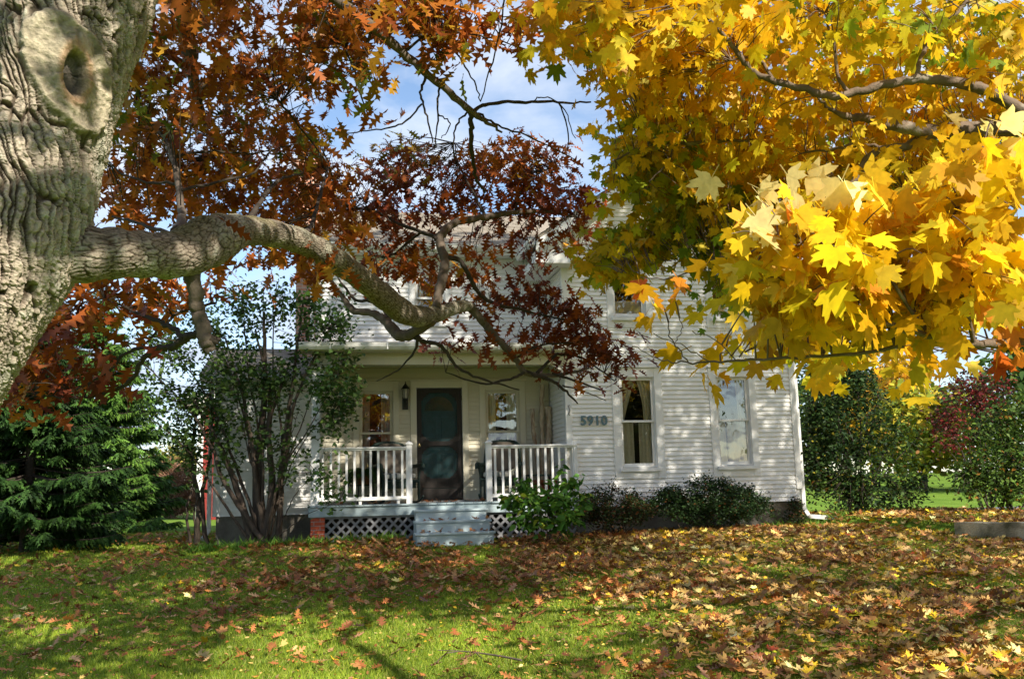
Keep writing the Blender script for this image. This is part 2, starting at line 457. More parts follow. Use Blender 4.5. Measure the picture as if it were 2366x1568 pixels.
def leaves(name, C, X, Y, Z, size, col, tmpl, mt, parent=None, fold=0.25, curl=0.25, rng=RNG, width=None):
    n = len(C); k = len(tmpl)
    fo = rng.normal(fold, 0.22, n)[:, None]; cu = rng.normal(curl, 0.3, n)[:, None]
    wd = (rng.uniform(0.85, 1.15, n) if width is None else width)[:, None]
    sk = rng.normal(0, 0.15, n)[:, None]
    tx = tmpl[None, :, 0] + 0 * fo; ty = tmpl[None, :, 1] * wd + sk * tmpl[None, :, 0] * 0.3
    tz = fo * np.abs(tmpl[None, :, 1]) - cu * tmpl[None, :, 0] ** 2 * 0.5 + rng.normal(0, 0.02, (n, k))
    s = np.asarray(size)[:, None, None]
    V = C[:, None, :] + s * (tx[..., None] * X[:, None, :] + ty[..., None] * Y[:, None, :] + tz[..., None] * Z[:, None, :])
    cc = np.repeat(col[:, None, :], k, 1) * (1 + rng.normal(0, 0.06, (n, k, 1)))
    me = raw_mesh(name, V.reshape(-1, 3), np.arange(n * k), np.arange(n) * k, np.clip(cc.reshape(-1, 3), 0.001, 1))
    return link_mesh(name, me, mt, parent)

def pick_cols(n, table, rng=RNG, vj=0.22):
    cols = np.array([c for c, w in table]); w = np.array([w for c, w in table], float); w /= w.sum()
    c = cols[rng.choice(len(cols), n, p=w)]
    c2 = cols[rng.choice(len(cols), n, p=w)]
    t = rng.uniform(0, 0.35, n)[:, None]
    return np.clip((c * (1 - t) + c2 * t) * np.exp(rng.normal(0, vj, n))[:, None], 0.002, 0.95)

def ground_rel(X, Y):
    X = np.asarray(X, float); Y = np.asarray(Y, float)
    z = -1.75 + 0.06 * np.clip(Y, -6, 15.5)
    z = z + 0.06 * 1.5 * (1 - np.exp(-np.clip(Y - 15.5, 0, None) / 1.5))
    z = z + sstep(5, 9, X) * np.clip(Y - 28, 0, 40) * 0.04
    s = ((X - 6.4) * 0.87 + (Y - 16.5) * 0.5)          # right of the low wall
    z = z + 0.17 * sstep(0.0, 0.12, s) * sstep(13.0, 8.0, Y * 0 + X) * sstep(22, 18.5, Y) * sstep(8, 13, Y)
    z = z + 0.03 * np.sin(X * 0.9 + 1.3) * np.sin(Y * 0.7) + 0.015 * np.sin(X * 2.3) * np.cos(Y * 1.9)
    return z

def gz(X, Y): return ground_rel(X, Y) + EYE

# ------------------------------------------------------------------ ground, lawn, road
def build_ground():
    xs = np.unique(np.concatenate([np.linspace(-400, -30, 16), np.linspace(-30, -9, 30), np.linspace(-9, 10, 128), np.linspace(10, 40, 40), np.linspace(40, 400, 14)]))
    ys = np.unique(np.concatenate([np.linspace(-60, 4, 20), np.linspace(4, 21, 120), np.linspace(21, 60, 50), np.linspace(60, 600, 20)]))
    gx, gy = np.meshgrid(xs, ys)
    V = np.stack([gx.ravel(), gy.ravel(), gz(gx, gy).ravel()], 1)
    nx = len(xs); i, j = np.meshgrid(np.arange(nx - 1), np.arange(len(ys) - 1))
    a = (j * nx + i).ravel()
    Fq = np.stack([a, a + 1, a + 1 + nx, a + nx], 1)
    me = raw_mesh('lawn', V, Fq.ravel(), np.arange(len(Fq)) * 4, smooth=True)
    mt, t, p = new_mat('lawn_turf')
    n, l = t.nodes.new, t.links.new
    tcx = n('ShaderNodeTexCoord')
    n1 = n('ShaderNodeTexNoise'); n1.inputs['Scale'].default_value = 0.9; n1.inputs['Detail'].default_value = 8
    n2 = n('ShaderNodeTexNoise'); n2.inputs['Scale'].default_value = 28; n2.inputs['Detail'].default_value = 6
    l(tcx.outputs['Object'], n1.inputs['Vector']); l(tcx.outputs['Object'], n2.inputs['Vector'])
    r1 = n('ShaderNodeValToRGB'); e = r1.color_ramp.elements
    e[0].position = 0.35; e[0].color = (0.10, 0.18, 0.018, 1); e[1].position = 0.7; e[1].color = (0.16, 0.25, 0.03, 1)
    l(n1.outputs['Fac'], r1.inputs[0])
    r2 = n('ShaderNodeMapRange'); r2.inputs['To Min'].default_value = 0.35; r2.inputs['To Max'].default_value = 1.6
    l(n2.outputs['Fac'], r2.inputs['Value'])
    mul = n('ShaderNodeMix'); mul.data_type = 'RGBA'; mul.blend_type = 'MULTIPLY'; mul.inputs['Factor'].default_value = 1
    l(r1.outputs[0], mul.inputs['A']); l(r2.outputs[0], mul.inputs['B']); l(mul.outputs['Result'], p.inputs['Base Color'])
    p.inputs['Roughness'].default_value = 0.95; p.inputs['Specular IOR Level'].default_value = 0.1
    bp = n('ShaderNodeBump'); bp.inputs['Strength'].default_value = 0.7; bp.inputs['Distance'].default_value = 0.03
    l(n2.outputs['Fac'], bp.inputs['Height']); l(bp.outputs[0], p.inputs['Normal'])
    tag(link_mesh('ground', me, mt), kind='structure', label='green lawn rising gently to the white house')
    # road beyond the right-hand shrubs
    X = np.linspace(7, 90, 90); Vr = []; Fr = []
    for k, x in enumerate(X):
        y0 = 20.8 + 0.06 * (x - 7); y1 = y0 + 6.0
        for y in np.linspace(y0, y1, 6): Vr.append((x, y, float(gz(x, y)) + 0.02))
    for k in range(len(X) - 1):
        for q in range(5): Fr.append((k * 6 + q, (k + 1) * 6 + q, (k + 1) * 6 + q + 1, k * 6 + q + 1))
    mb = MB().add(Vr, Fr)
    tag(mb.build('road', M['asphalt']), kind='structure', label='grey asphalt drive beyond the shrubs')
build_ground()

# ------------------------------------------------------------------ house (local x = along the front, y = back, z from the ground at the house)
HX, HY, YAW = 0.926, 17.193, 0.1876
DZ = 0.72
VB, VP = 1.28, -0.13
house = empty('farmhouse', (HX, HY, EYE - DZ), YAW)
tag(house, 'white clapboard farmhouse with a front porch and a gabled wing', 'house')
cyaw, syaw = math.cos(YAW), math.sin(YAW)
def hw(u, v, z): return np.array([HX + u * cyaw - v * syaw, HY + u * syaw + v * cyaw, EYE + z])
def hp(mb, name, mt, parent=None, bevel=0.0): return mb.build(name, mt, parent or house, DZ, bevel)

ROW = 0.079
def clap(name, u0, u1, z0, z1, v, opens=(), mt='siding', lim=None, side=None):
    """lapped clapboards; lim(z)->(ua,ub) narrows rows under a gable; side=u makes the wall run back along v"""
    mb = MB(); z = z0; out_ = 0.027
    while z < z1 - 0.01:
        zt = min(z + ROW, z1); a, b = u0, u1
        if lim: a, b = max(a, lim(zt)[0]), min(b, lim(zt)[1])
        segs = [(a, b)] if b - a > 0.02 else []
        for (oa, ob, oz0, oz1) in opens:
            if zt > oz0 + 0.02 and z < oz1 - 0.02:
                segs = [s for (sa, sb) in segs for s in ((sa, min(sb, oa)), (max(sa, ob), sb)) if s[1] - s[0] > 0.01]
        for sa, sb in segs:
            # boards come in lengths: butt joints with tiny misalignment
            cuts = [sa]; x = sa + random.uniform(1.2, 3.4)
            while x < sb - 0.5: cuts.append(x); x += random.uniform(1.8, 3.6)
            cuts.append(sb)
            for ca, cb in zip(cuts[:-1], cuts[1:]):
                j = random.uniform(-0.0007, 0.0007); k = j + random.uniform(-0.0006, 0.0006)
                cb2 = cb - (0.0012 if cb < sb else 0)
                if side is None:
                    pts = [(ca, v - out_, z + j), (cb2, v - out_, z + k), (cb2, v - 0.003, zt + 0.012), (ca, v - 0.003, zt + 0.012),
                           (ca, v, z + j), (cb2, v, z + k)]
                else:
                    s = -1 if side[1] < 0 else 1
                    pts = [(side[0] + s * out_, ca, z + j), (side[0] + s * out_, cb2, z + k), (side[0] + s * 0.003, cb2, zt + 0.012), (side[0] + s * 0.003, ca, zt + 0.012),
                           (side[0], ca, z + j), (side[0], cb2, z + k)]
                mb.add(pts, [(0, 1, 2, 3), (4, 5, 1, 0)])
        z += ROW
    return hp(mb, name, M[mt])

def backing(mb, u0, u1, z0, z1, v0, v1, opens):
    """solid wall core with holes, built of boxes"""
    us = sorted({u0, u1, *[o[0] for o in opens], *[o[1] for o in opens]})
    for a, b in zip(us[:-1], us[1:]):
        mid = (a + b) / 2
        hs = sorted([(o[2], o[3]) for o in opens if o[0] < mid < o[1]])
        z = z0
        for lo, hi in hs:
            if lo > z: mb.box(a, b, v0, v1, z, lo)
            z = hi
        if z < z1: mb.box(a, b, v0, v1, z, z1)

GW = 4.40                                   # width of the gabled wing
SL = 0.68                                   # pitch of its roof
PK = 4.66 + SL * (GW / 2)                   # underside of rake at the peak
def rake(z): d = max(0.0, (PK - z) / SL); return (GW / 2 - d, GW / 2 + d)
O1 = (1.00, 1.655, 0.40, 2.02); O2 = (2.84, 3.48, 0.40, 2.02)
O3 = (0.95, 1.57, 3.13, 4.55); O4 = (2.86, 3.48, 3.13, 4.55)
OU = (-2.56, -1.98, 3.22, 4.16)
OP1 = (-3.60, -2.98, 0.20, 1.93); OP2 = (-1.25, -0.59, 0.20, 1.93)
OD = (-2.545, -1.69, -0.10, 1.985)

# wall cores
core = MB(); backing(core, 0.02, GW - 0.02, -0.27, 4.72, 0.001, 0.12, [O1, O2, O3, O4])
core.prism([(0.02, 4.72), (GW - 0.02, 4.72), (GW / 2, PK)], 0.001, 0.12)
core.box(0.02, 0.14, 0.12, VB + 6, -0.27, 4.66); core.box(GW - 0.14, GW - 0.02, 0.12, VB + 6, -0.27, 4.66)
backing(core, -4.34, -0.001, -0.27, 4.62, VB + 0.001, VB + 0.12, [OU, OP1, OP2, OD])
core.box(-4.34, -4.22, VB + 0.12, VB + 6, -0.27, 4.62)
core.box(-4.22, GW, VB + 6, VB + 6.12, -0.27, 4.62)
core.box(-6.12, -4.36, VB + 0.001, VB + 0.1, -0.28, 2.2); core.box(-6.12, -6.0, VB + 0.1, VB + 4, -0.28, 2.2)
hp(core, 'wall_core', M['trim'])
def infl(o, c): return (o[0] - c, o[1] + c, o[2] - c, o[3] + c)
clap('wall', 0.10, GW - 0.10, -0.267, PK - 0.05, 0.0, [infl(o, 0.06) for o in (O1, O2, O3, O4)], lim=rake)
clap('wall', 0.0, VB - 0.02, -0.10, 4.6, 0.0, side=(0.02, -1))
clap('wall', -4.28, -0.02, 2.62, 4.50, VB, [infl(OU, 0.06)])
pw = clap('wall', -4.28, -0.02, -0.10, 2.36, VB, [infl(o, 0.06) for o in (OP1, OP2, OD)], mt='porch_wall')
pw['label'] = 'cream clapboard wall under the porch roof'
clap('wall', -6.04, -4.42, -0.28, 2.12, VB, [])

# corner boards
for (a, b, v, z0, z1) in ((-0.012, 0.10, -0.036, -0.27, 4.55), (GW - 0.10, GW + 0.012, -0.036, -0.05, 4.55), (-4.40, -4.28, VB - 0.036, 2.62, 4.50), (-6.16, -6.04, VB - 0.036, -0.28, 2.12)):
    hp(MB().box(a, b, v, v + 0.034, z0, z1).box(a, a + 0.024, v + 0.034, v + 0.14, z0, z1), 'corner_board', M['trim'], bevel=0.004)
hp(MB().box(-0.14, -0.022, VB - 0.024, VB - 0.001, 2.64, 4.5), 'corner_board', M['trim'])

# foundation
fd = MB().box(0.03, GW - 0.03, 0.03, VB + 6, -1.25, -0.268).box(-6.10, -0.0, VB + 0.02, VB + 5, -1.25, -0.282)
hp(fd, 'foundation', M['concrete'])

# ---- roofs
def slab(mb, a, b, c, d, th):
    a, b, c, d = map(Vector, (a, b, c, d)); nrm = (b - a).cross(d - a).normalized()
    if nrm.z < 0: nrm = -nrm
    lo = [p - nrm * th for p in (a, b, c, d)]
    mb.add([*lo, a, b, c, d], [(3, 2, 1, 0), (4, 5, 6, 7), (0, 1, 5, 4), (1, 2, 6, 5), (2, 3, 7, 6), (3, 0, 4, 7)])

def shingles(mb, e0, e1, r1, r0, n, th=0.012):
    """courses from eave e0-e1 up to ridge r0-r1, each tilted a little and broken into tabs"""
    e0, e1, r0, r1 = map(Vector, (e0, e1, r0, r1))
    nrm = (e1 - e0).cross(r0 - e0).normalized()
    if nrm.z < 0: nrm = -nrm
    L = (e1 - e0).length
    for i in range(n):
        t0, t1 = i / n, min(1.0, (i + 1.25) / n)
        a0, a1 = e0.lerp(r0, t0), e1.lerp(r1, t0); b0, b1 = e0.lerp(r0, t1), e1.lerp(r1, t1)
        x = -random.uniform(0, 0.2) / L
        while x < 1:
            x2 = x + random.uniform(0.10, 0.30) / L
            s0, s1 = max(0, x), min(1, x2 - 0.004 / L); dz = random.uniform(0.4, 1.5) * th
            if s1 > s0:
                q = [a0.lerp(a1, s0) + nrm * (dz + 0.004), a0.lerp(a1, s1) + nrm * (dz + 0.004), b0.lerp(b1, s1) + nrm * 0.003, b0.lerp(b1, s0) + nrm * 0.003]
                mb.add(q + [a0.lerp(a1, s0), a0.lerp(a1, s1)], [(0, 1, 2, 3), (4, 5, 1, 0)])
            x = x2

EV, EZ, RVv, RZ = VB - 0.45, 4.66, VB + 2.85, 6.22
mr = MB(); slab(mr, (-4.62, EV, EZ), (GW + 0.2, EV + 0.0, EZ), (GW + 0.2, RVv, RZ), (-4.62, RVv, RZ), 0.05)
slab(mr, (-4.62, RVv, RZ), (GW + 0.2, RVv, RZ), (GW + 0.2, VB + 6.3, EZ - 0.05), (-4.62, VB + 6.3, EZ - 0.05), 0.05)
shingles(mr, (-4.63, EV - 0.02, EZ + 0.002), (0.0, EV - 0.02, EZ + 0.002), (0.3, RVv, RZ + 0.002), (-4.63, RVv, RZ + 0.002), 26)
main_roof = hp(mr, 'roof', M['shingle'])
gr = MB(); ov = 0.55; fv = -0.42
for s in (-1, 1):
    ux = lambda d: GW / 2 + s * d
    D = GW / 2 + ov; zt = PK + 0.19
    a, b, c, d = (ux(D), fv, zt - SL * D), (ux(D), VB + 3.5, zt - SL * D), (ux(0), VB + 3.5, zt), (ux(0), fv, zt)
    slab(gr, a, b, c, d, 0.05)
    shingles(gr, (a[0], fv - 0.015, a[2] + 0.002), (a[0], VB + 3.5, a[2] + 0.002), (c[0], VB + 3.5, c[2] + 0.002), (d[0], fv - 0.015, d[2] + 0.002), 26)
hp(gr, 'roof', M['shingle'])
lr = MB(); slab(lr, (-6.38, VB - 0.34, 2.21), (-4.40, VB - 0.34, 2.21), (-4.40, VB + 1.9, 3.0), (-6.38, VB + 1.9, 3.0), 0.05)
slab(lr, (-6.38, VB + 1.9, 3.0), (-4.40, VB + 1.9, 3.0), (-4.40, VB + 4.2, 2.2), (-6.38, VB + 4.2, 2.2), 0.05)
shingles(lr, (-6.39, VB - 0.36, 2.212), (-4.40, VB - 0.36, 2.212), (-4.40, VB + 1.9, 3.002), (-6.39, VB + 1.9, 3.002), 18)
hp(lr, 'roof', M['shingle'])
pr = MB(); slab(pr, (-4.62, VP - 0.30, 2.56), (-0.012, VP - 0.30, 2.56), (-0.012, VB - 0.02, 2.66), (-4.62, VB - 0.02, 2.66), 0.04)
slab(pr, (-0.012, VP - 0.30, 2.56), (0.06, VP - 0.30, 2.56), (0.06, -0.03, 2.574), (-0.012, -0.03, 2.574), 0.04)
shingles(pr, (-4.63, VP - 0.31, 2.562), (-0.02, VP - 0.31, 2.562), (-0.02, VB - 0.02, 2.662), (-4.63, VB - 0.02, 2.662), 9)
hp(pr, 'porch_roof', M['shingle'])

# rake boards, soffit and the boxed eave return on the gable
rk = MB()
for s in (-1, 1):
    D = GW / 2 + ov; zt = PK + 0.13
    for (o0, o1, v0, v1) in ((0.0, -0.17, fv + 0.0, fv + 0.028), (-0.17, -0.20, fv + 0.028, -0.02)):
        pts = [(GW / 2 + s * D, zt - SL * D + o0), (GW / 2, zt + o0), (GW / 2, zt + o1), (GW / 2 + s * D, zt - SL * D + o1)]
        if s > 0: pts = pts[::-1]
        rk.prism(pts, v0, v1)
    pts = [(GW / 2 + s * D, zt - SL * D - 0.20), (GW / 2, zt - 0.20), (GW / 2, zt - 0.36), (GW / 2 + s * (D - 0.1), zt - SL * (D - 0.1) - 0.36)]
    if s > 0: pts = pts[::-1]
    rk.prism(pts, -0.05, -0.02)
hp(rk, 'rake_board', M['trim'])
for s in (-1, 1):
    rt = MB()
    zt = PK + 0.13 - SL * (GW / 2 + ov)
    u0, u1 = (-ov, 0.20) if s < 0 else (GW - 0.20, GW + ov)
    rt.box(u0, u1, fv + 0.03, -0.03, zt - 0.34, zt - 0.205)
    rt.box(u0 - 0.02, u1 + 0.02, fv + 0.01, -0.03, zt - 0.40, zt - 0.343)
    ub = (-ov, -0.02) if s < 0 else (GW + 0.02, GW + ov)
    rt.box(ub[0], ub[1], -0.03, VB - 0.2, zt - 0.40, zt - 0.25)
    hp(rt, 'eave_return', M['trim'], bevel=0.008)

# main eave soffit, frieze
hp(MB().box(-4.62, -0.56, EV + 0.015, EV + 0.05, 4.47, 4.61).box(-4.60, -0.02, EV + 0.05, VB - 0.02, 4.49, 4.53).box(-4.40, -0.02, VB - 0.05, VB - 0.022, 4.36, 4.485), 'eave_board', M['trim'])
hp(MB().box(-6.36, -4.42, VB - 0.32, VB - 0.28, 2.06, 2.17).box(-6.3, -4.42, VB - 0.28, VB - 0.02, 2.10, 2.13), 'eave_board', M['trim'])
def gutter(u0, u1, v, z, name='gutter'):
    mb = MB(); pr_ = [(v, z), (v - 0.10, z), (v - 0.115, z - 0.03), (v - 0.10, z - 0.06), (v - 0.06, z - 0.10), (v, z - 0.10)]
    mb.prismx(pr_, u0, u1); mb.box(u0 - 0.004, u1 + 0.004, v - 0.122, v - 0.1, z - 0.004, z + 0.012)
    x = u0 + 0.5
    while x < u1: mb.box(x, x + 0.02, v - 0.125, v - 0.118, z - 0.10, z + 0.014); x += 0.95
    return hp(mb, name, M['gutter'])
gutter(-4.62, -0.58, EV + 0.012, 4.62)
gutter(-4.64, 0.04, VP - 0.305, 2.545)
gt = gutter(-6.38, -4.66, VB - 0.345, 2.18)
# side gutter on the gable eave, seen end-on
sg = MB(); zt = PK + 0.12 - SL * (GW / 2 + ov)
sg.prism([(-ov - 0.02, zt + 0.05), (-ov - 0.13, zt + 0.05), (-ov - 0.145, zt + 0.01), (-ov - 0.11, zt - 0.07), (-ov - 0.02, zt - 0.07)], fv - 0.01, VB - 0.5)
hp(sg, 'gutter', M['gutter'])

# ---- windows
def curtain_mesh(mb, pts_left, pts_right, v, waves=5, amp=0.02, n=26, m=10):
    """cloth between a left and right edge polyline (u,z)"""
    L = smooth_path([(*p,) for p in pts_left], 4) if len(pts_left) > 2 else np.array(pts_left, float)
    Rr = smooth_path([(*p,) for p in pts_right], 4) if len(pts_right) > 2 else np.array(pts_right, float)
    def samp(P, t):
        k = np.linspace(0, 1, len(P)); return np.stack([np.interp(t, k, P[:, 0]), np.interp(t, k, P[:, 1])], 1)
    t = np.linspace(0, 1, m); L, Rr = samp(L, t), samp(Rr, t)
    V = []; Fc = []
    for j in range(m):
        for i in range(n):
            s = i / (n - 1); p = L[j] * (1 - s) + Rr[j] * s
            V.append((p[0], v + amp * math.sin(s * waves * 2 * math.pi + j * 0.05), p[1]))
    for j in range(m - 1):
        for i in range(n - 1): Fc.append((j * n + i, j * n + i + 1, (j + 1) * n + i + 1, (j + 1) * n + i))
    mb.add(V, Fc, True)

def window(o, v, meet, cas, kind, wood='trim', glass='glass', topc=0.17, botc=0.20):
    u0, u1, z0, z1 = o; f = -0.040
    mb = MB()
    mb.box(u0 - cas, u0, v + f, v + 0.004, z0 - botc, z1 + topc)
    mb.box(u1, u1 + cas, v + f, v + 0.004, z0 - botc, z1 + topc)
    mb.box(u0, u1, v + f + 0.002, v + 0.004, z1, z1 + topc)
    mb.box(u0, u1, v + f + 0.002, v + 0.004, z0 - botc, z0 - 0.002)
    mb.box(u0 - cas - 0.025, u1 + cas + 0.025, v + f - 0.035, v + 0.004, z1 + topc + 0.002, z1 + topc + 0.034)
    w = hp(mb, 'window', M[wood], bevel=0.005)
    hp(MB().box(u0 - 0.05, u1 + 0.05, v + f - 0.05, v - 0.042, z0 - 0.075, z0 - 0.01), 'sill', M[wood], w, bevel=0.006)
    fr = MB(); s = 0.045; jd = 0.115
    fr.box(u0 + 0.002, u0 + 0.014, v - 0.02, v + jd, z0, z1).box(u1 - 0.014, u1 - 0.002, v - 0.02, v + jd, z0, z1)
    fr.box(u0 + 0.014, u1 - 0.014, v - 0.02, v + jd, z1 - 0.014, z1 - 0.002).box(u0 + 0.014, u1 - 0.014, v - 0.045, v + jd, z0 + 0.002, z0 + 0.02)
    for (a, b, dv) in ((meet - 0.015, z1 - 0.014, 0.012), (z0 + 0.02, meet + 0.025, 0.048)):
        fr.box(u0 + 0.014, u0 + 0.014 + s, v + dv, v + dv + 0.034, a, b).box(u1 - 0.014 - s, u1 - 0.014, v + dv, v + dv + 0.034, a, b)
        fr.box(u0 + 0.014 + s, u1 - 0.014 - s, v + dv + 0.002, v + dv + 0.032, b - 0.04, b)
        fr.box(u0 + 0.014 + s, u1 - 0.014 - s, v + dv + 0.002, v + dv + 0.032, a, a + (0.055 if dv > 0.03 else 0.04))
    fo = hp(fr, 'sash', M[wood], w, bevel=0.003)
    for (a, b, dv) in ((meet + 0.02, z1 - 0.05, 0.03), (z0 + 0.07, meet - 0.01, 0.066)):
        tilt = random.uniform(-0.006, 0.006)
        q = MB().add([(u0 + 0.055, v + dv, a), (u1 - 0.055, v + dv + tilt * 0.5, a), (u1 - 0.055, v + dv + tilt, b), (u0 + 0.055, v + dv, b)], [(0, 1, 2, 3)])
        hp(q, 'pane', M[glass], w)
    um = (u0 + u1) / 2; c = MB(); vc = v + 0.125
    if kind == 'tie':          # tied-back curtains above, straight panels below
        ap = um + 0.02
        curtain_mesh(c, [(u0 - 0.02, z1), (u0 - 0.02, meet)], [(ap, z1 - 0.02), (ap - 0.13, (z1 + meet) / 2), (u0 + 0.10, meet)], vc, 4, 0.015)
        curtain_mesh(c, [(ap + 0.02, z1 - 0.02), (ap + 0.11, (z1 + meet) / 2), (u1 - 0.17, meet)], [(u1 + 0.02, z1), (u1 + 0.02, meet)], vc, 4, 0.015)
        curtain_mesh(c, [(u0 - 0.02, meet), (u0 - 0.02, z0)], [(um - 0.05, meet), (um - 0.045, z0)], vc, 3, 0.012)
        curtain_mesh(c, [(um + 0.05, meet), (um + 0.045, z0)], [(u1 + 0.02, meet), (u1 + 0.02, z0)], vc, 4, 0.012)
    elif kind == 'shade':
        curtain_mesh(c, [(u0 - 0.02, z1), (u0 - 0.02, meet)], [(u0 + 0.2, z1), (u0 + 0.08, meet)], vc, 3, 0.015)
        curtain_mesh(c, [(um + 0.12, z1), (um + 0.16, meet)], [(u1 + 0.02, z1), (u1 + 0.02, meet)], vc, 4, 0.015)
        curtain_mesh(c, [(u0 - 0.02, meet + 0.02), (u0 - 0.02, z0)], [(um - 0.12, meet + 0.02), (um - 0.10, z0)], vc, 2, 0.01)
        curtain_mesh(c, [(um - 0.09, meet + 0.02), (um - 0.07, z0)], [(u1 + 0.02, meet + 0.02), (u1 + 0.02, z0)], vc, 4, 0.01)
    elif kind == 'side':
        curtain_mesh(c, [(u0 - 0.02, z1), (u0 - 0.02, z0)], [(um - 0.11, z1), (um - 0.11, z0)], vc, 3, 0.02)
        curtain_mesh(c, [(um + 0.10, z1), (um + 0.10, z0)], [(u1 + 0.02, z1), (u1 + 0.02, z0)], vc, 3, 0.02)
    elif kind == 'half':
        curtain_mesh(c, [(u0 - 0.02, z0 + 0.32), (u0 - 0.02, z0)], [(u1 + 0.02, z0 + 0.32), (u1 + 0.02, z0)], vc, 1, 0.004)
    if c.v: hp(c, 'curtain', M['curtain'], w)
    return w
window(O1, 0.0, 1.22, 0.145, 'tie')
window(O2, 0.0, 1.22, 0.135, 'shade')
window(O3, 0.0, 3.85, 0.12, 'half')
window(O4, 0.0, 3.85, 0.12, 'half')
window(OU, VB, 3.70, 0.11, 'side')
window(OP1, VB, 1.15, 0.11, 'side', 'cream', 'glassb', 0.18)
window(OP2, VB, 1.15, 0.11, 'side', 'cream', 'glass', 0.18)
# rooms behind the glass
rm = MB()
for o, v in ((O1, 0.0), (O2, 0.0), (O3, 0.0), (O4, 0.0), (OU, VB), (OP1, VB), (OP2, VB)):
    a, b, c_, d_ = o[0] - 0.25, o[1] + 0.25, o[2] - 0.3, o[3] + 0.2; v0, v1 = v + 0.125, v + 1.3
    rm.add([(a, v0, c_), (b, v0, c_), (b, v1, c_), (a, v1, c_), (a, v0, d_), (b, v0, d_), (b, v1, d_), (a, v1, d_)],
           [(0, 1, 2, 3), (7, 6, 5, 4), (1, 5, 6, 2), (2, 6, 7, 3), (3, 7, 4, 0)])
hp(rm, 'interior', M['dark'])

# ---- front door
cs = MB(); a, b, z0, z1 = OD
cs.box(a - 0.115, a, VB - 0.042, VB + 0.004, -0.10, z1 + 0.13).box(b, b + 0.115, VB - 0.042, VB + 0.004, -0.10, z1 + 0.13)
cs.box(a, b, VB - 0.040, VB + 0.004, z1, z1 + 0.13).box(a - 0.14, b + 0.14, VB - 0.06, VB + 0.004, z1 + 0.132, z1 + 0.16)
hp(cs, 'door_casing', M['cream'], bevel=0.005)
dr = MB(); dr.box(a + 0.01, b - 0.01, VB + 0.07, VB + 0.11, -0.10, z1 - 0.005)
um = (a + b) / 2
for (x0, x1, y0, y1) in ((a + 0.13, um - 0.04, 1.05, 1.45), (um + 0.04, b - 0.13, 1.05, 1.45), (a + 0.13, um - 0.04, 0.05, 0.75), (um + 0.04, b - 0.13, 0.05, 0.75)):
    dr.box(x0, x1, VB + 0.06, VB + 0.069, y0, y1)
door = hp(dr, 'front_door', M['teal'], bevel=0.006)
fan = MB(); cxx, czz = um, 1.56
fan.add([(cxx + 0.27 * math.cos(t), VB + 0.066, czz + 0.27 * math.sin(t)) for t in np.linspace(0, math.pi, 17)], [tuple(range(17))])
hp(fan, 'fan_light', M['glass'], door)
sd = MB(); w_ = 0.085; y0, y1 = VB + 0.012, VB + 0.045
A, B = a + 0.008, b - 0.008
sd.box(A, A + w_, y0, y1, -0.09, z1 - 0.01).box(B - w_, B, y0, y1, -0.09, z1 - 0.01)
for (za, zb) in ((-0.09, 0.12), (0.13, 0.31), (0.905, 0.99), (z1 - 0.09, z1 - 0.01)): sd.box(A + w_, B - w_, y0 + 0.001, y1 - 0.001, za, zb)
for (za, zb) in ((0.31, 0.905), (0.99, z1 - 0.09)):       # shaped corner brackets
    for (ux_, s) in ((A + w_, 1), (B - w_, -1)):
        for (zz, q) in ((za, 1), (zb, -1)):
            if q < 0 and za > 0.9: pass
            P = [(0, 0), (0.15, 0), (0.13, 0.03), (0.09, 0.035), (0.075, 0.075), (0.035, 0.09), (0.03, 0.13), (0, 0.15)]
            P = [(ux_ + s * p[0], zz + q * p[1]) for p in P]
            if s * q < 0: P = P[::-1]
            sd.prism(P, y0 + 0.004, y1 - 0.004)
sdo = hp(sd, 'screen_door', M['door'], bevel=0.003)
hp(MB().add([(A + w_, VB + 0.03, 0.31), (B - w_, VB + 0.03, 0.31), (B - w_, VB + 0.03, 0.905), (A + w_, VB + 0.03, 0.905)], [(0, 1, 2, 3)])
   .add([(A + w_, VB + 0.03, 0.99), (B - w_, VB + 0.03, 0.99), (B - w_, VB + 0.03, z1 - 0.09), (A + w_, VB + 0.03, z1 - 0.09)], [(0, 1, 2, 3)]), 'screen', M['screen'], sdo)
hp(MB().lathe([(0.001, -0.045), (0.022, -0.035), (0.028, -0.015), (0.012, 0.0), (0.012, 0.02)], (A + 0.04, VB - 0.01, 0.93), 12), 'handle', M['brass'], sdo)
for hz in (0.1, 0.95, 1.75): hp(MB().box(B - 0.01, B + 0.035, VB - 0.006, VB + 0.011, hz, hz + 0.09), 'hinge', M['black'], sdo)

# ---- porch
dk = MB()
nb = 30
for i in range(nb):
    x0 = -4.49 + i * (4.63 / nb); dk.box(x0 + 0.002, x0 + 4.63 / nb - 0.003, VP - 0.035 - random.uniform(0, 0.012), VB - 0.02, -0.155, -0.128 + random.uniform(-0.002, 0.002))
hp(dk, 'porch_floor', M['deck'], bevel=0.003)
hp(MB().box(-4.47, 0.12, VP - 0.012, VP + 0.03, -0.315, -0.157).box(-4.47, -4.43, VP + 0.03, VB - 0.02, -0.315, -0.157), 'porch_skirt_board', M['deck'], bevel=0.004)
fz = MB(); fz.box(-4.42, 0.08, VP - 0.015, VP + 0.12, 2.235, 2.43).box(-4.62, 0.1, VP - 0.27, VP + 0.10, 2.432, 2.452)
fz.box(-4.62, 0.1, VP - 0.30, VP - 0.275, 2.43, 2.53)
fz.box(-4.42, -4.30, VP + 0.12, VB - 0.02, 2.235, 2.43)
x = -4.4
hp(fz, 'porch_beam', M['cream'], bevel=0.004)
dn = MB(); dn.box(-4.42, 0.05, VP - 0.018, VP - 0.0155, 2.385, 2.432)
while x < 0.05: dn.box(x, x + 0.022, VP - 0.045, VP - 0.016, 2.39, 2.431); x += 0.062
hp(dn, 'dentil_trim', M['cream'])
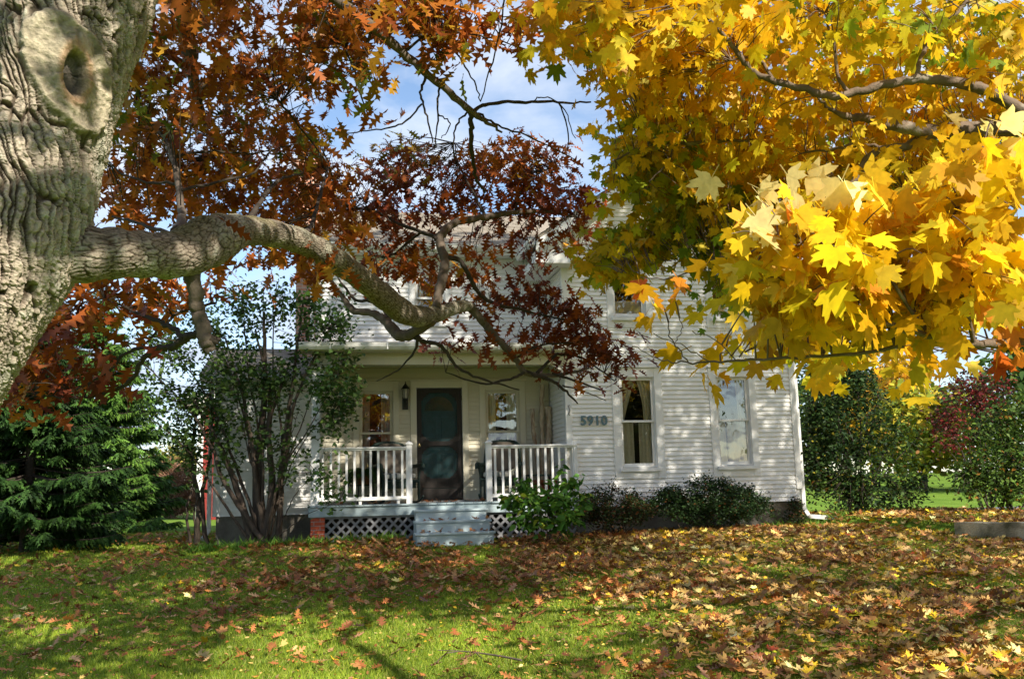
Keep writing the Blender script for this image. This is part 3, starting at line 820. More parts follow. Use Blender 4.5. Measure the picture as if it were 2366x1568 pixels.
hp(MB().box(-4.30, -0.03, VP + 0.12, VB - 0.02, 2.40, 2.43), 'porch_ceiling', M['cream'])
for (ua, ub) in ((-4.43, -4.30), (-0.07, 0.06)):
    if ua < -1: hp(MB().box(ua, ub, VP - 0.01, VP + 0.11, -0.125, 2.235).box(ua - 0.02, ub + 0.02, VP - 0.03, VP + 0.13, 2.14, 2.232), 'porch_post', M['trim'], bevel=0.006)
    else: hp(MB().box(ua, ub, VP + 0.0, VP + 0.10, 2.0, 2.235), 'porch_post', M['trim'])
# corner brackets of the porch
for (uu, s) in ((-4.295, 1), (-0.0, -1)):
    P = [(0, 0), (0.26, 0), (0.2, -0.04), (0.1, -0.09), (0.05, -0.2), (0, -0.3)]
    P = [(uu + s * p[0], 2.233 + p[1]) for p in P]
    hp(MB().prism(P if s > 0 else P[::-1], VP + 0.02, VP + 0.06), 'porch_bracket', M['trim'])

def railing(ua, ub, name, nbal, newel_at):
    rl = MB()
    rl.box(ua, ub, VP + 0.015, VP + 0.085, 0.775, 0.80).box(ua, ub, VP - 0.005, VP + 0.105, 0.801, 0.832)
    rl2 = MB(); rl2.box(ua, ub, VP + 0.012, VP + 0.088, -0.06, 0.0)
    for q in (0.06, 0.5, 0.9): rl2.box(ua + (ub - ua) * q, ua + (ub - ua) * q + 0.05, VP + 0.03, VP + 0.07, -0.128, -0.06)
    ro = hp(rl, 'porch_railing', M['trim'], bevel=0.008)
    hp(rl2, 'bottom_rail', M['trim'], ro, bevel=0.006)
    for i in range(nbal):
        u = ua + (ub - ua) * (i + 0.5) / nbal + random.uniform(-0.004, 0.004)
        hp(MB().box(u - 0.019, u + 0.019, VP + 0.031, VP + 0.069, 0.0, 0.775), 'baluster', M['trim'], ro)
    nw = MB(); n0 = newel_at
    nw.box(n0 - 0.05, n0 + 0.05, VP + 0.0, VP + 0.10, -0.128, 0.861)
    nw.box(n0 - 0.065, n0 + 0.065, VP - 0.015, VP + 0.115, 0.862, 0.885)
    nw.add([(n0 - 0.06, VP - 0.01, 0.886), (n0 + 0.06, VP - 0.01, 0.886), (n0 + 0.06, VP + 0.11, 0.886), (n0 - 0.06, VP + 0.11, 0.886), (n0, VP + 0.05, 0.935)],
           [(3, 2, 1, 0), (0, 1, 4), (1, 2, 4), (2, 3, 4), (3, 0, 4)])
    hp(nw, 'newel_post', M['trim'], ro, bevel=0.005)
    return ro
r1 = railing(-4.44, -2.852, 'porch_railing', 12, -2.80)
hp(MB().box(-4.44, -4.38, VP + 0.005, VP + 0.095, -0.128, 0.775), 'newel_post', M['trim'], r1)
hp(MB().box(-2.95, -2.79, VP - 0.004, VP - 0.0012, -0.045, -0.02), 'mending_plate', M['gutter'], r1)
r2 = railing(-1.373, 0.15, 'porch_railing', 12, -1.425)
hp(MB().box(0.09, 0.15, VP + 0.005, VP + 0.095, -0.128, 0.775), 'newel_post', M['trim'], r2)

# lattice
def lattice(ua, ub, z0, z1):
    mb = MB(); w_ = 0.040; sp_ = 0.158
    for d, vv in ((1, VP + 0.050), (-1, VP + 0.060)):
        c = ua - (z1 - z0)
        while c < ub + (z1 - z0):
            # strip along direction (1,d), clipped to the rectangle
            p0 = (c, z0 if d > 0 else z1); t0 = max(0, ua - p0[0]); t1 = min(z1 - z0, ub - p0[0])
            if t1 - t0 > 0.03:
                A_ = (p0[0] + t0, vv, p0[1] + d * t0); B_ = (p0[0] + t1, vv, p0[1] + d * t1)
                mb.bar(A_, B_, 0.008, w_, up=(-d, 0, 1))
            c += sp_
    mb.box(ua, ub, VP + 0.035, VP + 0.046, z1 - 0.03, z1)
    return hp(mb, 'lattice_skirt', M['lattice'])
lattice(-4.20, -2.70, -0.74, -0.318)
lattice(-1.50, 0.10, -0.74, -0.318)
hp(MB().box(-4.2, 0.1, VP + 0.5, VP + 0.52, -1.0, -0.33), 'crawl_space_shade', M['dark'])  # dark sheet behind the lattice, standing in for the shade under the porch
hp(MB().box(-4.435, -4.205, VP + 0.01, VP + 0.24, -1.1, -0.316), 'brick_pier', M['brick'])
st = MB()
for i, (za, zb, vf, ua, ub) in enumerate(((-1.0, -0.60, VP - 0.80, -2.78, -1.47), (-1.0, -0.415, VP - 0.54, -2.765, -1.49), (-1.0, -0.235, VP - 0.28, -2.75, -1.50))):
    st.box(ua + 0.03, ub - 0.03, vf + 0.03, VP - 0.02, za, zb - 0.034)
    st.box(ua, ub, vf, vf + 0.30, zb - 0.033, zb + 0.0)
hp(st, 'porch_steps', M['step'], bevel=0.004)

# house number
nm = empty('house_number', (0, 0, 0)); nm.parent = house
for i, chx in enumerate('5910'):
    cu = bpy.data.curves.new('digit', 'FONT'); cu.body = chx; cu.size = 0.235; cu.extrude = 0.012; cu.offset = 0.005; cu.align_x = 'CENTER'
    to = bpy.data.objects.new('digit_source', cu); COL.objects.link(to)
    me = bpy.data.meshes.new_from_object(to.evaluated_get(bpy.context.evaluated_depsgraph_get()))
    bpy.data.objects.remove(to)
    o = link_mesh('digit', me, M['numbers'], nm); me.materials.clear(); me.materials.append(M['numbers'])
    o.rotation_euler = (rad(90), 0, 0); o.location = (0.305 + i * 0.128, -0.044, 1.165 + DZ)
# chimney, downspouts
ch = MB().box(-4.80, -4.36, VB + 1.1, VB + 1.6, 1.6, 6.6).box(-4.83, -4.33, VB + 1.07, VB + 1.63, 6.6, 6.75)
hp(ch, 'chimney', M['chimbrick'])
def downspout(pts, name='downspout'):
    mb = MB()
    for p, q in zip(pts[:-1], pts[1:]): mb.bar(p, q, 0.075, 0.055, up=(0, -1, 0.01))
    return hp(mb, name, M['vinylwhite'], bevel=0.008)
downspout([(GW + 0.06, 0.06, 4.3), (GW + 0.06, 0.06, -0.40), (GW + 0.10, -0.02, -0.55), (GW + 0.9, -0.25, -0.63)])
downspout([(-6.22, VB + 0.02, 2.0), (-6.22, VB + 0.02, -0.52), (-6.30, VB - 0.18, -0.66)])
downspout([(-4.46, VB - 0.05, 4.45), (-4.46, VB - 0.05, 2.75)])
hp(MB().tube([(0.055, -0.03, 1.35), (0.03, -0.09, 1.36), (0.06, -0.06, 1.43), (0.03, -0.09, 1.50), (0.06, -0.03, 1.52)], 0.012, 6), 'wire_anchor', M['cable'])

# ------------------------------------------------------------------ oak in front
def _hash(ix, iy, iz, k):
    h = (ix.astype(np.int64) * 374761393 + iy.astype(np.int64) * 668265263 + iz.astype(np.int64) * 2147483647 + k * 974634777) & 0xFFFFFFFF
    h = ((h ^ (h >> 13)) * 1274126177) & 0xFFFFFFFF
    h = ((h ^ (h >> 16)) * 2246822519) & 0xFFFFFFFF
    return ((h ^ (h >> 15)) & 0xFFFFFF) / float(0xFFFFFF)

def vnoise(P, k=0):
    """smooth value noise, -1..1, rows of P are points"""
    P = np.asarray(P, float); i = np.floor(P).astype(np.int64); f = P - i; f = f * f * (3 - 2 * f)
    outv = 0
    for dx_ in (0, 1):
        for dy_ in (0, 1):
            for dz_ in (0, 1):
                w = (f[:, 0] if dx_ else 1 - f[:, 0]) * (f[:, 1] if dy_ else 1 - f[:, 1]) * (f[:, 2] if dz_ else 1 - f[:, 2])
                outv = outv + w * _hash(i[:, 0] + dx_, i[:, 1] + dy_, i[:, 2] + dz_, k)
    return outv * 2 - 1

def fbm(P, k=0, oct=4, gain=0.55):
    a = 1.0; v = 0; t = 0
    for o in range(oct):
        v = v + a * vnoise(P * (2.03 ** o) + 11.3 * o, k + o); t += a; a *= gain
    return v / t

def cells(x, y, k=0):
    """2-D Voronoi: edge distance F2-F1 and a random value for each cell"""
    ix, iy = np.floor(x).astype(np.int64), np.floor(y).astype(np.int64)
    f1 = np.full(x.shape, 9.0); f2 = np.full(x.shape, 9.0); rv = np.zeros(x.shape); ox = np.zeros(x.shape); oy = np.zeros(x.shape)
    z = np.zeros_like(ix)
    for dx_ in (-1, 0, 1):
        for dy_ in (-1, 0, 1):
            cx_, cy_ = ix + dx_, iy + dy_
            px_ = cx_ + 0.5 + 0.85 * (_hash(cx_, cy_, z, k) - 0.5); py_ = cy_ + 0.5 + 0.85 * (_hash(cx_, cy_, z, k + 7) - 0.5)
            d = np.hypot(x - px_, y - py_); r = _hash(cx_, cy_, z, k + 13)
            n1 = d < f1
            f2 = np.where(n1, f1, np.minimum(f2, d)); rv = np.where(n1, r, rv); ox = np.where(n1, x - px_, ox); oy = np.where(n1, y - py_, oy); f1 = np.where(n1, d, f1)
    return f2 - f1, rv, ox, oy

def bark_tube(name, path, ring, depth, cw_, cl_, parent, knot=None, moss=0.3, twist=0.6, seed=0, dark=1.0):
    """path rows x,y,z,r (already dense).  Plated bark displaced in the mesh itself."""
    P = np.asarray(path, float); k = len(P)
    V, Fc = tube_arrays(P[:, :3], P[:, 3], ring)
    ctr = np.repeat(P[:, :3], ring, 0); Nn = V - ctr; R = np.linalg.norm(Nn, axis=1); Nn /= R[:, None]
    seg = np.r_[0, np.cumsum(np.linalg.norm(np.diff(P[:, :3], axis=0), axis=1))]
    S = np.repeat(seg, ring); TH = np.tile(np.arange(ring) * 2 * math.pi / ring, k)
    rs = np.repeat(P[:, 3], ring)
    W3 = V.copy()
    wx, wy = fbm(W3 * 4.0, 31 + seed, 3), fbm(W3 * 4.0, 57 + seed, 3)
    w2x = fbm(W3 * 17.0, 71 + seed, 2)
    arc = TH * np.mean(P[:, 3]) + S * twist
    x = arc / cw_ + wx * 1.6 + w2x * 0.34; y = S / cl_ + wy * 0.9 + w2x * 0.15
    e, rv, ox, oy = cells(x, y, 3 + seed)
    plate = sstep(0.02, 0.20, e)
    e2, rv2, _, _ = cells(x * 1.6 + 5 + w2x * 0.5, y * 4.5 + 3 + wx, 19 + seed)
    flake = sstep(0.02, 0.22, e2)
    fine = fbm(W3 * 55.0, 5 + seed, 3); med = fbm(W3 * 14.0, 9 + seed, 3); big = fbm(W3 * 2.6, 13 + seed, 2)
    h = depth * (plate * (0.55 + 0.40 * rv + 0.25 * ox - 0.30 * oy) + 0.20 * flake * plate + 0.34 * fine + 0.12 * med + 0.15 * big) - depth * 0.75
    tone = (0.16 + 0.84 * plate) * (0.84 + 0.32 * rv) * (0.66 + 0.36 * flake) * (1 + 0.30 * fine + 0.22 * med)
    base = np.array([0.335, 0.28, 0.215])[None, :] * tone[:, None] * dark
    warm = (1 - plate)[:, None]; base = base * (1 - 0.35 * warm) + np.array([0.10, 0.062, 0.034])[None, :] * 0.35 * warm
    lich = np.clip((fbm(W3 * 6.0, 41 + seed, 4) + 0.25 * fine - 0.10) * 3.5, 0, 1) * 0.7 * plate
    base = base * (1 - lich[:, None]) + np.array([0.42, 0.41, 0.32])[None, :] * lich[:, None] * (0.85 + 0.3 * fine[:, None])
    ms = np.clip((fbm(W3 * 3.6, 83 + seed, 3) * 0.9 + 0.55 * Nn[:, 2] + moss - 0.62) * 2.2, 0, 1) * 0.7
    base = base * (1 - ms[:, None]) + np.array([0.10, 0.092, 0.026])[None, :] * (ms * (0.45 + 0.75 * plate) * (1 + 0.4 * fine))[:, None]
    if knot is not None:
        kp, ka, kt, la, lt, ha, ht = knot
        rel = V - kp; nk = np.cross(kt, ka); sgn = np.sign(nk @ (np.array([0, 0, EYE]) - kp))
        front = ((Nn @ nk) * sgn) > 0.1
        a_, t_ = rel @ ka / la, rel @ kt / lt
        d = np.where(front, np.hypot(a_, t_), 9) + 0.09 * med
        t = sstep(1.12, 0.88, d)
        ang = np.arctan2(t_, a_)
        dh = np.where(front, np.hypot(rel @ ha / 0.098, rel @ ht / 0.046), 9) + 0.10 * med
        radial = vnoise(np.stack([ang * 9, d * 1.2, 0 * d], 1), 3)
        hk = 0.030 + 0.012 * np.clip(1 - d, 0, 1) + 0.004 * fine + 0.004 * radial + 0.003 * np.sin(d * 30) * sstep(0.95, 0.5, d) + 0.016 * np.exp(-((dh - 1.35) / 0.4) ** 2) - 0.055 * sstep(1.05, 0.75, dh)
        hk = hk + 0.012 * np.exp(-((d - 0.88) / 0.10) ** 2) - 0.014 * np.exp(-((d - 1.0) / 0.05) ** 2)
        kc = np.array([0.285, 0.245, 0.175])[None, :] * (1 + 0.50 * fine + 0.26 * radial + 0.30 * med + 0.10 * np.sin(d * 30 + 3 * med))[:, None]
        o = (np.exp(-((d - 1.0) / 0.05) ** 2) * 0.65)[:, None]; kc = kc * (1 - o) + np.array([0.07, 0.055, 0.04])[None, :] * o
        o = np.exp(-((dh - 1.2) / 0.28) ** 2)[:, None] * 0.55; kc = kc * (1 - o) + np.array([0.36, 0.19, 0.09])[None, :] * o * (1 + 0.3 * radial[:, None])
        o = sstep(1.0, 0.8, dh)[:, None]; kc = kc * (1 - o) + np.array([0.13, 0.11, 0.09])[None, :] * o * (1 + 0.5 * fine[:, None] + 0.4 * radial[:, None])
        h = h * (1 - t) + hk * t; base = base * (1 - t[:, None]) + kc * t[:, None]
    V = V + Nn * (h * np.clip(rs / 0.12, 0.35, 1))[:, None]
    Fa = np.array(Fc, np.int32)
    me = raw_mesh(name, V, Fa.ravel(), np.arange(len(Fa)) * 4, np.clip(base, 0.004, 1), smooth=True)
    return link_mesh(name, me, M['bark'], parent)

def pxpath(rows, sub=8, jit=0.0):
    """rows: picture x, y, depth, radius in picture pixels -> dense world path with radii"""
    W_ = []
    for x, y, d, r in rows:
        p = ray(x, y, d); W_.append((*p, r / FPX * d))
    return smooth_path(W_, sub, jit)

oak_base = ray(-800, 2080, 4.0); oak_base[2] = float(gz(oak_base[0], oak_base[1]))
oak = empty('oak_tree', oak_base)
tag(oak, 'big leaning oak with rough grey bark, a low bent limb and russet leaves', 'tree')
class OakParent: pass
def oak_part(o):
    o.parent = oak; o.location = (-oak_base[0], -oak_base[1], -oak_base[2]); return o

trunk_rows = [(-760, 2100, 4.0, 290), (-610, 1700, 4.0, 235), (-440, 1300, 4.0, 220), (-272, 940, 4.0, 214), (-128, 700, 4.0, 212), (-40, 550, 4.02, 214),
              (4, 430, 4.05, 208), (52, 270, 4.08, 198), (104, 110, 4.1, 198), (158, -40, 4.15, 200), (230, -300, 4.3, 195), (290, -700, 4.6, 170), (300, -1150, 5.0, 140)]
tp = pxpath(trunk_rows, 40)
# find the knot centre on the trunk surface towards the camera
kray = ray(163, 172, 1.0); o_ = np.array([0, 0, EYE]); dirv = (kray - o_) / np.linalg.norm(kray - o_)
best = None
for dd in np.linspace(2.8, 7.0, 900):
    p = o_ + dirv * dd
    j = np.argmin(np.linalg.norm(tp[:, :3] - p, axis=1))
    if np.linalg.norm(tp[j, :3] - p) <= tp[j, 3]: best = (p, j); break
kp, j = best
ka = tp[j + 1, :3] - tp[j - 1, :3]; ka /= np.linalg.norm(ka)
nrm_ = (kp - tp[j, :3]); nrm_ -= ka * (nrm_ @ ka); nrm_ /= np.linalg.norm(nrm_)
kt = np.cross(ka, nrm_)
# tilt the ellipse a little the other way from the trunk, as in the photo
ang_ = rad(-38); ka2 = ka * math.cos(ang_) + kt * math.sin(ang_); kt2 = np.cross(ka2, nrm_)
ang3 = rad(-12); ha = ka * math.cos(ang3) + kt * math.sin(ang3); ht = np.cross(ha, nrm_)
dense = []
for i in range(len(tp) - 1):
    z = tp[i, 2]; n_ = 1 if (z < 1.1 or z > 4.4) else 4
    for q in range(n_): dense.append(tp[i] * (1 - q / n_) + tp[i + 1] * (q / n_))
oak_part(bark_tube('trunk', dense, 480, 0.034, 0.036, 0.30, None, (kp, ka2, kt2, 0.27, 0.175, ha, ht), -0.06, 0.5))

limb_rows = [(-60, 560, 4.05, 120), (60, 586, 4.08, 92), (165, 588, 4.15, 66), (250, 585, 4.25, 55), (330, 588, 4.45, 49), (410, 588, 4.7, 50), (470, 562, 4.95, 55), (515, 545, 5.15, 47), (560, 533, 5.4, 33),
             (620, 538, 5.75, 29), (690, 556, 6.2, 27), (760, 592, 6.7, 27), (830, 640, 7.2, 25), (890, 688, 7.7, 26), (945, 727, 8.1, 24), (1000, 727, 8.35, 18), (1055, 709, 8.6, 14), (1086, 706, 8.8, 10)]
lp = pxpath(limb_rows, 40, 0.0)
lp[:, 3] *= 1.1 + 0.05 * np.sin(np.arange(len(lp)) * 0.21)
oak_part(bark_tube('limb', lp, 170, 0.0065, 0.019, 0.075, None, None, 0.30, 0.1, 3, 0.72))

BR = {}          # branch points kept for twigs: tree -> list of points
def branch(tree, rows, mt, sub=6, name='branch', n=7, jit=0.004, part=None):
    p = pxpath(rows, sub, jit)
    mb = MB(); mb.tube(p[:, :3], np.maximum(p[:, 3] * (1 + 0.08 * np.sin(np.arange(len(p)) * 1.7)), 0.0018), n)
    BR.setdefault(tree, []).extend([tuple(q) for q in p[:, :3]])
    o = mb.build(name, mt)
    part(o)
    return o
OB = [
    [(300, -160, 4.7, 60), (420, 20, 6.6, 24), (438, 120, 6.9, 21), (446, 180, 7.0, 15), (470, 270, 7.2, 6), (490, 360, 7.4, 3)],
    [(440, 170, 6.95, 12), (410, 140, 6.9, 10), (370, 120, 6.7, 7)], [(450, 200, 7, 10), (520, 195, 7.1, 8), (600, 180, 7.3, 5), (720, 160, 7.4, 3)],
    [(620, -150, 5.0, 22), (745, -25, 5.4, 13), (860, 62, 5.7, 12), (930, 122, 5.9, 11), (985, 170, 6.0, 10), (1040, 215, 6.15, 9), (1090, 258, 6.3, 8), (1125, 282, 6.4, 5), (1160, 306, 6.5, 2.5)],
    [(1085, 255, 6.3, 7), (1088, 300, 6.4, 6), (1090, 350, 6.6, 5), (1100, 410, 6.9, 4), (1120, 445, 7.2, 2.5)],
    [(1090, 258, 6.3, 5), (1130, 240, 6.4, 4.5), (1200, 236, 6.5, 4), (1290, 237, 6.6, 3), (1365, 236, 6.7, 2)],
    [(985, 170, 6, 4), (973, 215, 6, 3), (985, 260, 6.05, 2.5), (1000, 330, 6.1, 1.6)], [(975, 240, 6.05, 2.4), (930, 285, 6.1, 2.2), (870, 300, 6.2, 1.8), (800, 308, 6.3, 1.4)],
    [(1015, 195, 6.1, 3), (1012, 250, 6.1, 2.4), (1008, 340, 6.15, 1.4)], [(1080, 258, 6.3, 2.6), (1050, 300, 6.3, 2.2), (1048, 370, 6.4, 1.4)], [(1012, 262, 6.1, 2), (1040, 285, 6.1, 1.6), (1020, 320, 6.1, 1)],
    [(1105, 262, 6.4, 3), (1150, 290, 6.5, 2.6), (1230, 320, 6.6, 2), (1330, 370, 6.8, 1.2)], [(1290, 237, 6.6, 2), (1310, 290, 6.7, 1.8), (1312, 350, 6.8, 1.2)], [(1230, 236, 6.5, 1.8), (1250, 225, 6.5, 1.5), (1300, 245, 6.6, 1.4), (1330, 320, 6.7, 1)],
    [(950, 85, 5.7, 3), (1040, 75, 5.8, 2.6), (1140, 90, 6, 2), (1230, 120, 6.1, 1.2)], [(930, 122, 5.9, 4), (1000, 70, 5.9, 3), (1080, 60, 6, 2)], [(1010, 60, 5.9, 2.5), (1060, 130, 6, 2.2), (1100, 200, 6.1, 1.8), (1110, 235, 6.2, 1.2)],
    [(1170, -20, 5.6, 2.2), (1150, 100, 5.8, 2), (1110, 235, 6.2, 1.4)], [(860, 62, 5.7, 4), (840, 120, 5.8, 3), (800, 170, 5.9, 1.6)],
    [(800, 110, 6, 2.5), (830, 200, 6.1, 2), (850, 280, 6.2, 1.4)], [(640, 230, 6.6, 3), (690, 290, 6.8, 2.5), (760, 380, 7, 1.5)],
    # on the limb
    [(1008, 712, 8.35, 11), (1012, 680, 8.4, 11), (1022, 640, 8.5, 12), (1028, 600, 8.6, 11), (1016, 560, 8.7, 11), (1030, 530, 8.8, 10), (1065, 510, 8.95, 9), (1130, 500, 9.1, 8), (1190, 490, 9.3, 6), (1250, 488, 9.5, 5), (1330, 500, 9.7, 3)],
    [(1012, 553, 8.7, 6), (985, 538, 8.8, 4), (960, 545, 9, 3.4), (905, 590, 9.2, 2.6), (860, 590, 9.3, 1.6)], [(1000, 545, 8.8, 5), (930, 520, 9, 4), (870, 490, 9.2, 3), (820, 480, 9.3, 1.8)], [(1120, 498, 9.1, 4), (1090, 440, 9.2, 3), (1060, 380, 9.4, 2), (1050, 330, 9.5, 1.2)],
    [(1190, 490, 9.3, 3), (1210, 430, 9.4, 2.5), (1280, 380, 9.6, 1.5)],
    [(1030, 598, 8.6, 6), (1060, 600, 8.7, 6), (1085, 640, 8.8, 5.5), (1105, 675, 8.9, 5), (1140, 700, 9, 4.5), (1200, 715, 9.1, 3.5), (1290, 735, 9.2, 2), (1360, 745, 9.3, 1.2)],
    [(1000, 735, 8.3, 14), (960, 765, 8.4, 13), (925, 776, 8.5, 14), (895, 745, 8.6, 12), (865, 725, 8.7, 9), (820, 718, 8.8, 8), (795, 690, 8.9, 6.5), (770, 655, 9, 5), (745, 630, 9.1, 3)],
    [(900, 740, 8.6, 6), (875, 700, 8.7, 5), (820, 690, 8.8, 3.5), (780, 640, 8.9, 2)],
    [(950, 772, 8.4, 6), (985, 790, 8.5, 5), (1020, 800, 8.6, 4.5), (1060, 850, 8.7, 3.5), (1130, 880, 8.8, 2.6), (1200, 900, 8.9, 1.6)],
    [(965, 775, 8.4, 5), (960, 805, 8.5, 3.2), (925, 850, 8.6, 2), (870, 880, 8.6, 1.2)],
    [(1086, 707, 8.8, 11), (1105, 730, 8.85, 10), (1130, 760, 8.9, 9.5), (1160, 795, 8.95, 8.5), (1190, 828, 9, 7.5), (1212, 858, 9.05, 7), (1240, 866, 9.1, 5), (1300, 865, 9.2, 4), (1360, 850, 9.3, 2)],
    [(1215, 858, 9.05, 5), (1275, 880, 9.1, 4), (1305, 902, 9.1, 3.2), (1335, 932, 9.15, 1.6)], [(1215, 858, 9.05, 4), (1180, 875, 9, 3), (1110, 885, 9, 2.4), (1030, 860, 9, 1.4)],
    [(1275, 862, 9.15, 3.4), (1330, 880, 9.2, 2.6), (1400, 905, 9.3, 1.6)], [(1240, 862, 9.1, 4), (1290, 820, 9.2, 3.5), (1350, 830, 9.3, 2.4), (1420, 880, 9.4, 1.4)], [(1190, 828, 9, 3), (1240, 800, 9.1, 2.4), (1330, 790, 9.2, 1.5)],
    [(1300, 890, 9.1, 2), (1350, 905, 9.2, 1.4), (1400, 925, 9.3, 0.8)],
    # under the limb
    [(445, 600, 4.85, 22), (447, 655, 4.85, 19), (455, 710, 4.9, 18), (466, 750, 4.9, 18), (478, 790, 4.9, 18), (484, 812, 4.9, 11)],
    [(462, 775, 4.9, 12), (490, 785, 4.9, 12), (502, 782, 4.9, 8)],
    [(468, 765, 4.9, 10), (430, 780, 5, 9), (400, 802, 5.1, 8), (365, 805, 5.2, 7), (330, 830, 5.3, 6), (300, 880, 5.4, 5), (250, 905, 5.5, 4), (180, 920, 5.6, 3), (90, 915, 5.7, 1.8)],
    [(425, 780, 5, 6), (395, 755, 5.1, 6), (350, 735, 5.2, 5), (300, 715, 5.3, 3), (240, 690, 5.4, 1.8)], [(400, 800, 5.1, 4), (300, 810, 5.3, 4), (250, 860, 5.4, 3), (160, 900, 5.5, 1.8)], [(500, 700, 6, 3), (420, 720, 5.9, 3.5), (370, 760, 5.8, 3), (330, 800, 5.8, 2)],
    [(410, 540, 4.8, 20), (420, 505, 5.2, 11), (415, 460, 5.6, 9), (410, 415, 5.9, 8), (395, 350, 6.2, 7), (365, 300, 6.4, 5), (320, 250, 6.5, 3), (290, 200, 6.6, 1.6)],
    [(410, 425, 5.9, 4), (340, 420, 6, 3), (280, 400, 6.1, 2), (240, 360, 6.2, 1.2)], [(400, 365, 6.2, 4), (480, 350, 6.4, 3), (580, 355, 6.6, 2), (690, 330, 6.8, 1.2)], [(415, 440, 5.7, 4), (500, 420, 6, 3.5), (590, 395, 6.2, 2.5), (640, 320, 6.4, 1.5)], [(410, 545, 4.9, 6), (330, 520, 5.2, 4), (260, 500, 5.4, 2.5)],
    [(690, 560, 6.2, 8), (720, 520, 6.8, 5), (740, 450, 7.4, 4), (760, 380, 8, 2.5)], [(560, 533, 5.4, 9), (600, 470, 6, 6), (640, 420, 6.6, 4), (700, 400, 7.2, 2)],
]
for rows in OB:
    big = max(r[3] / FPX * r[2] for r in rows) > 0.03
    branch('oak', rows, M['twig'] if big else M['darktwig'], part=oak_part, name='branch' if big else 'twig')
BR['oak'] += [tuple(q) for q in lp[::6, :3]]

def blob_points(blobs, rng=RNG, dens=1.0, shrink=1.0, lift=0.0):
    """blobs: picture x, y, half width, half height, depth, depth spread, clusters -> cluster centres"""
    C = []; idx = []
    for bi, b in enumerate(blobs):
        x, y, rx, ry, d, dd, n = b[:7]
        n = max(1, int(round(n * dens * (0.8 if (d > 9.2 and d < 10.5 and dens < 0.5) else 1)))); rx *= shrink; ry *= shrink; y -= lift * FPX / d
        a = rng.uniform(0, 2 * math.pi, n); r = np.sqrt(rng.uniform(0, 1, n))
        for i in range(n):
            C.append(ray(x + rx * r[i] * math.cos(a[i]), y + ry * r[i] * math.sin(a[i]), d + rng.normal(0, dd))); idx.append(bi)
    return np.array(C), np.array(idx)

def nearest(P, Q):
    outi = np.zeros(len(P), int)
    for i in range(0, len(P), 400):
        outi[i:i + 400] = np.argmin(((P[i:i + 400, None] - Q[None]) ** 2).sum(2), 1)
    return outi

def crown(tree, blobs, tables, tmpl, mt, size, per=(4, 8), spread=0.11, droop=(0.1, 1.3), part=None, twigm=None, name='crown', ud=0.6, twl=0.9, dens=1.0, shrink=1.0, lift=0.0):
    C, bi = blob_points(blobs, RNG, dens, shrink, lift)
    Q = np.array(BR[tree]); nn = nearest(C, Q)
    tw = MB(); pos = []; colr = []; sz = []; ax = []
    for i, c in enumerate(C):
        q = Q[nn[i]]; d = q - c; L = np.linalg.norm(d)
        s = c + d * min(1.0, twl / max(L, 1e-6))
        mid = (s + c) / 2 + RNG.normal(0, 0.06 * min(L, twl), 3) + np.array([0, 0, 0.03])
        pts = smooth_path([s, mid, c], 3)
        tw.tube(pts, np.linspace(0.0042, 0.0016, len(pts)), 4, caps=False)
        k = RNG.integers(*per); b = blobs[bi[i]]; tb = tables[b[7]]
        base = pick_cols(1, tb, vj=0.1)[0]
        for _ in range(k):
            t = RNG.uniform(-0.1, 1.0) if RNG.random() < 0.5 else 1.0
            p = (c + (mid - c) * (1 - t) * 0.8) + RNG.normal(0, spread * (0.6 if b[4] < 4.0 else 1), 3) * np.array([1, 1, 0.7])
            pos.append(p); cc = pick_cols(1, tb)[0] if RNG.random() < 0.55 else base * math.exp(RNG.normal(0, 0.15))
            colr.append(cc); sz.append(size * RNG.uniform(0.65, 1.2) * (b[8] if len(b) > 8 else 1))
    pos = np.array(pos); X, Y, Z = leaf_frames(len(pos), droop, ud)
    o = leaves(name, pos, X, Y, Z, np.array(sz), np.array(colr), tmpl, mt)
    part(o)
    to = tw.build('twigs', twigm); part(to)
    return len(pos)

OT = {
    'mix': [((0.33, 0.09, 0.014), 5), ((0.44, 0.15, 0.018), 3.5), ((0.48, 0.27, 0.02), 1.8), ((0.14, 0.19, 0.02), 0.6), ((0.24, 0.055, 0.010), 2)],
    'green': [((0.13, 0.17, 0.02), 3), ((0.36, 0.20, 0.016), 2.5), ((0.32, 0.085, 0.01), 3)],
    'rust': [((0.36, 0.095, 0.014), 5), ((0.46, 0.165, 0.02), 2.5), ((0.28, 0.062, 0.010), 2.5), ((0.50, 0.27, 0.025), 0.5)],
    'dark': [((0.19, 0.038, 0.010), 5), ((0.26, 0.056, 0.010), 4), ((0.13, 0.028, 0.012), 3), ((0.36, 0.11, 0.018), 1.0)],
    'orange': [((0.50, 0.15, 0.012), 4), ((0.55, 0.24, 0.02), 2), ((0.34, 0.075, 0.008), 2)],
    'olive': [((0.26, 0.17, 0.02), 3), ((0.20, 0.06, 0.012), 3), ((0.16, 0.15, 0.02), 1.5)],
}
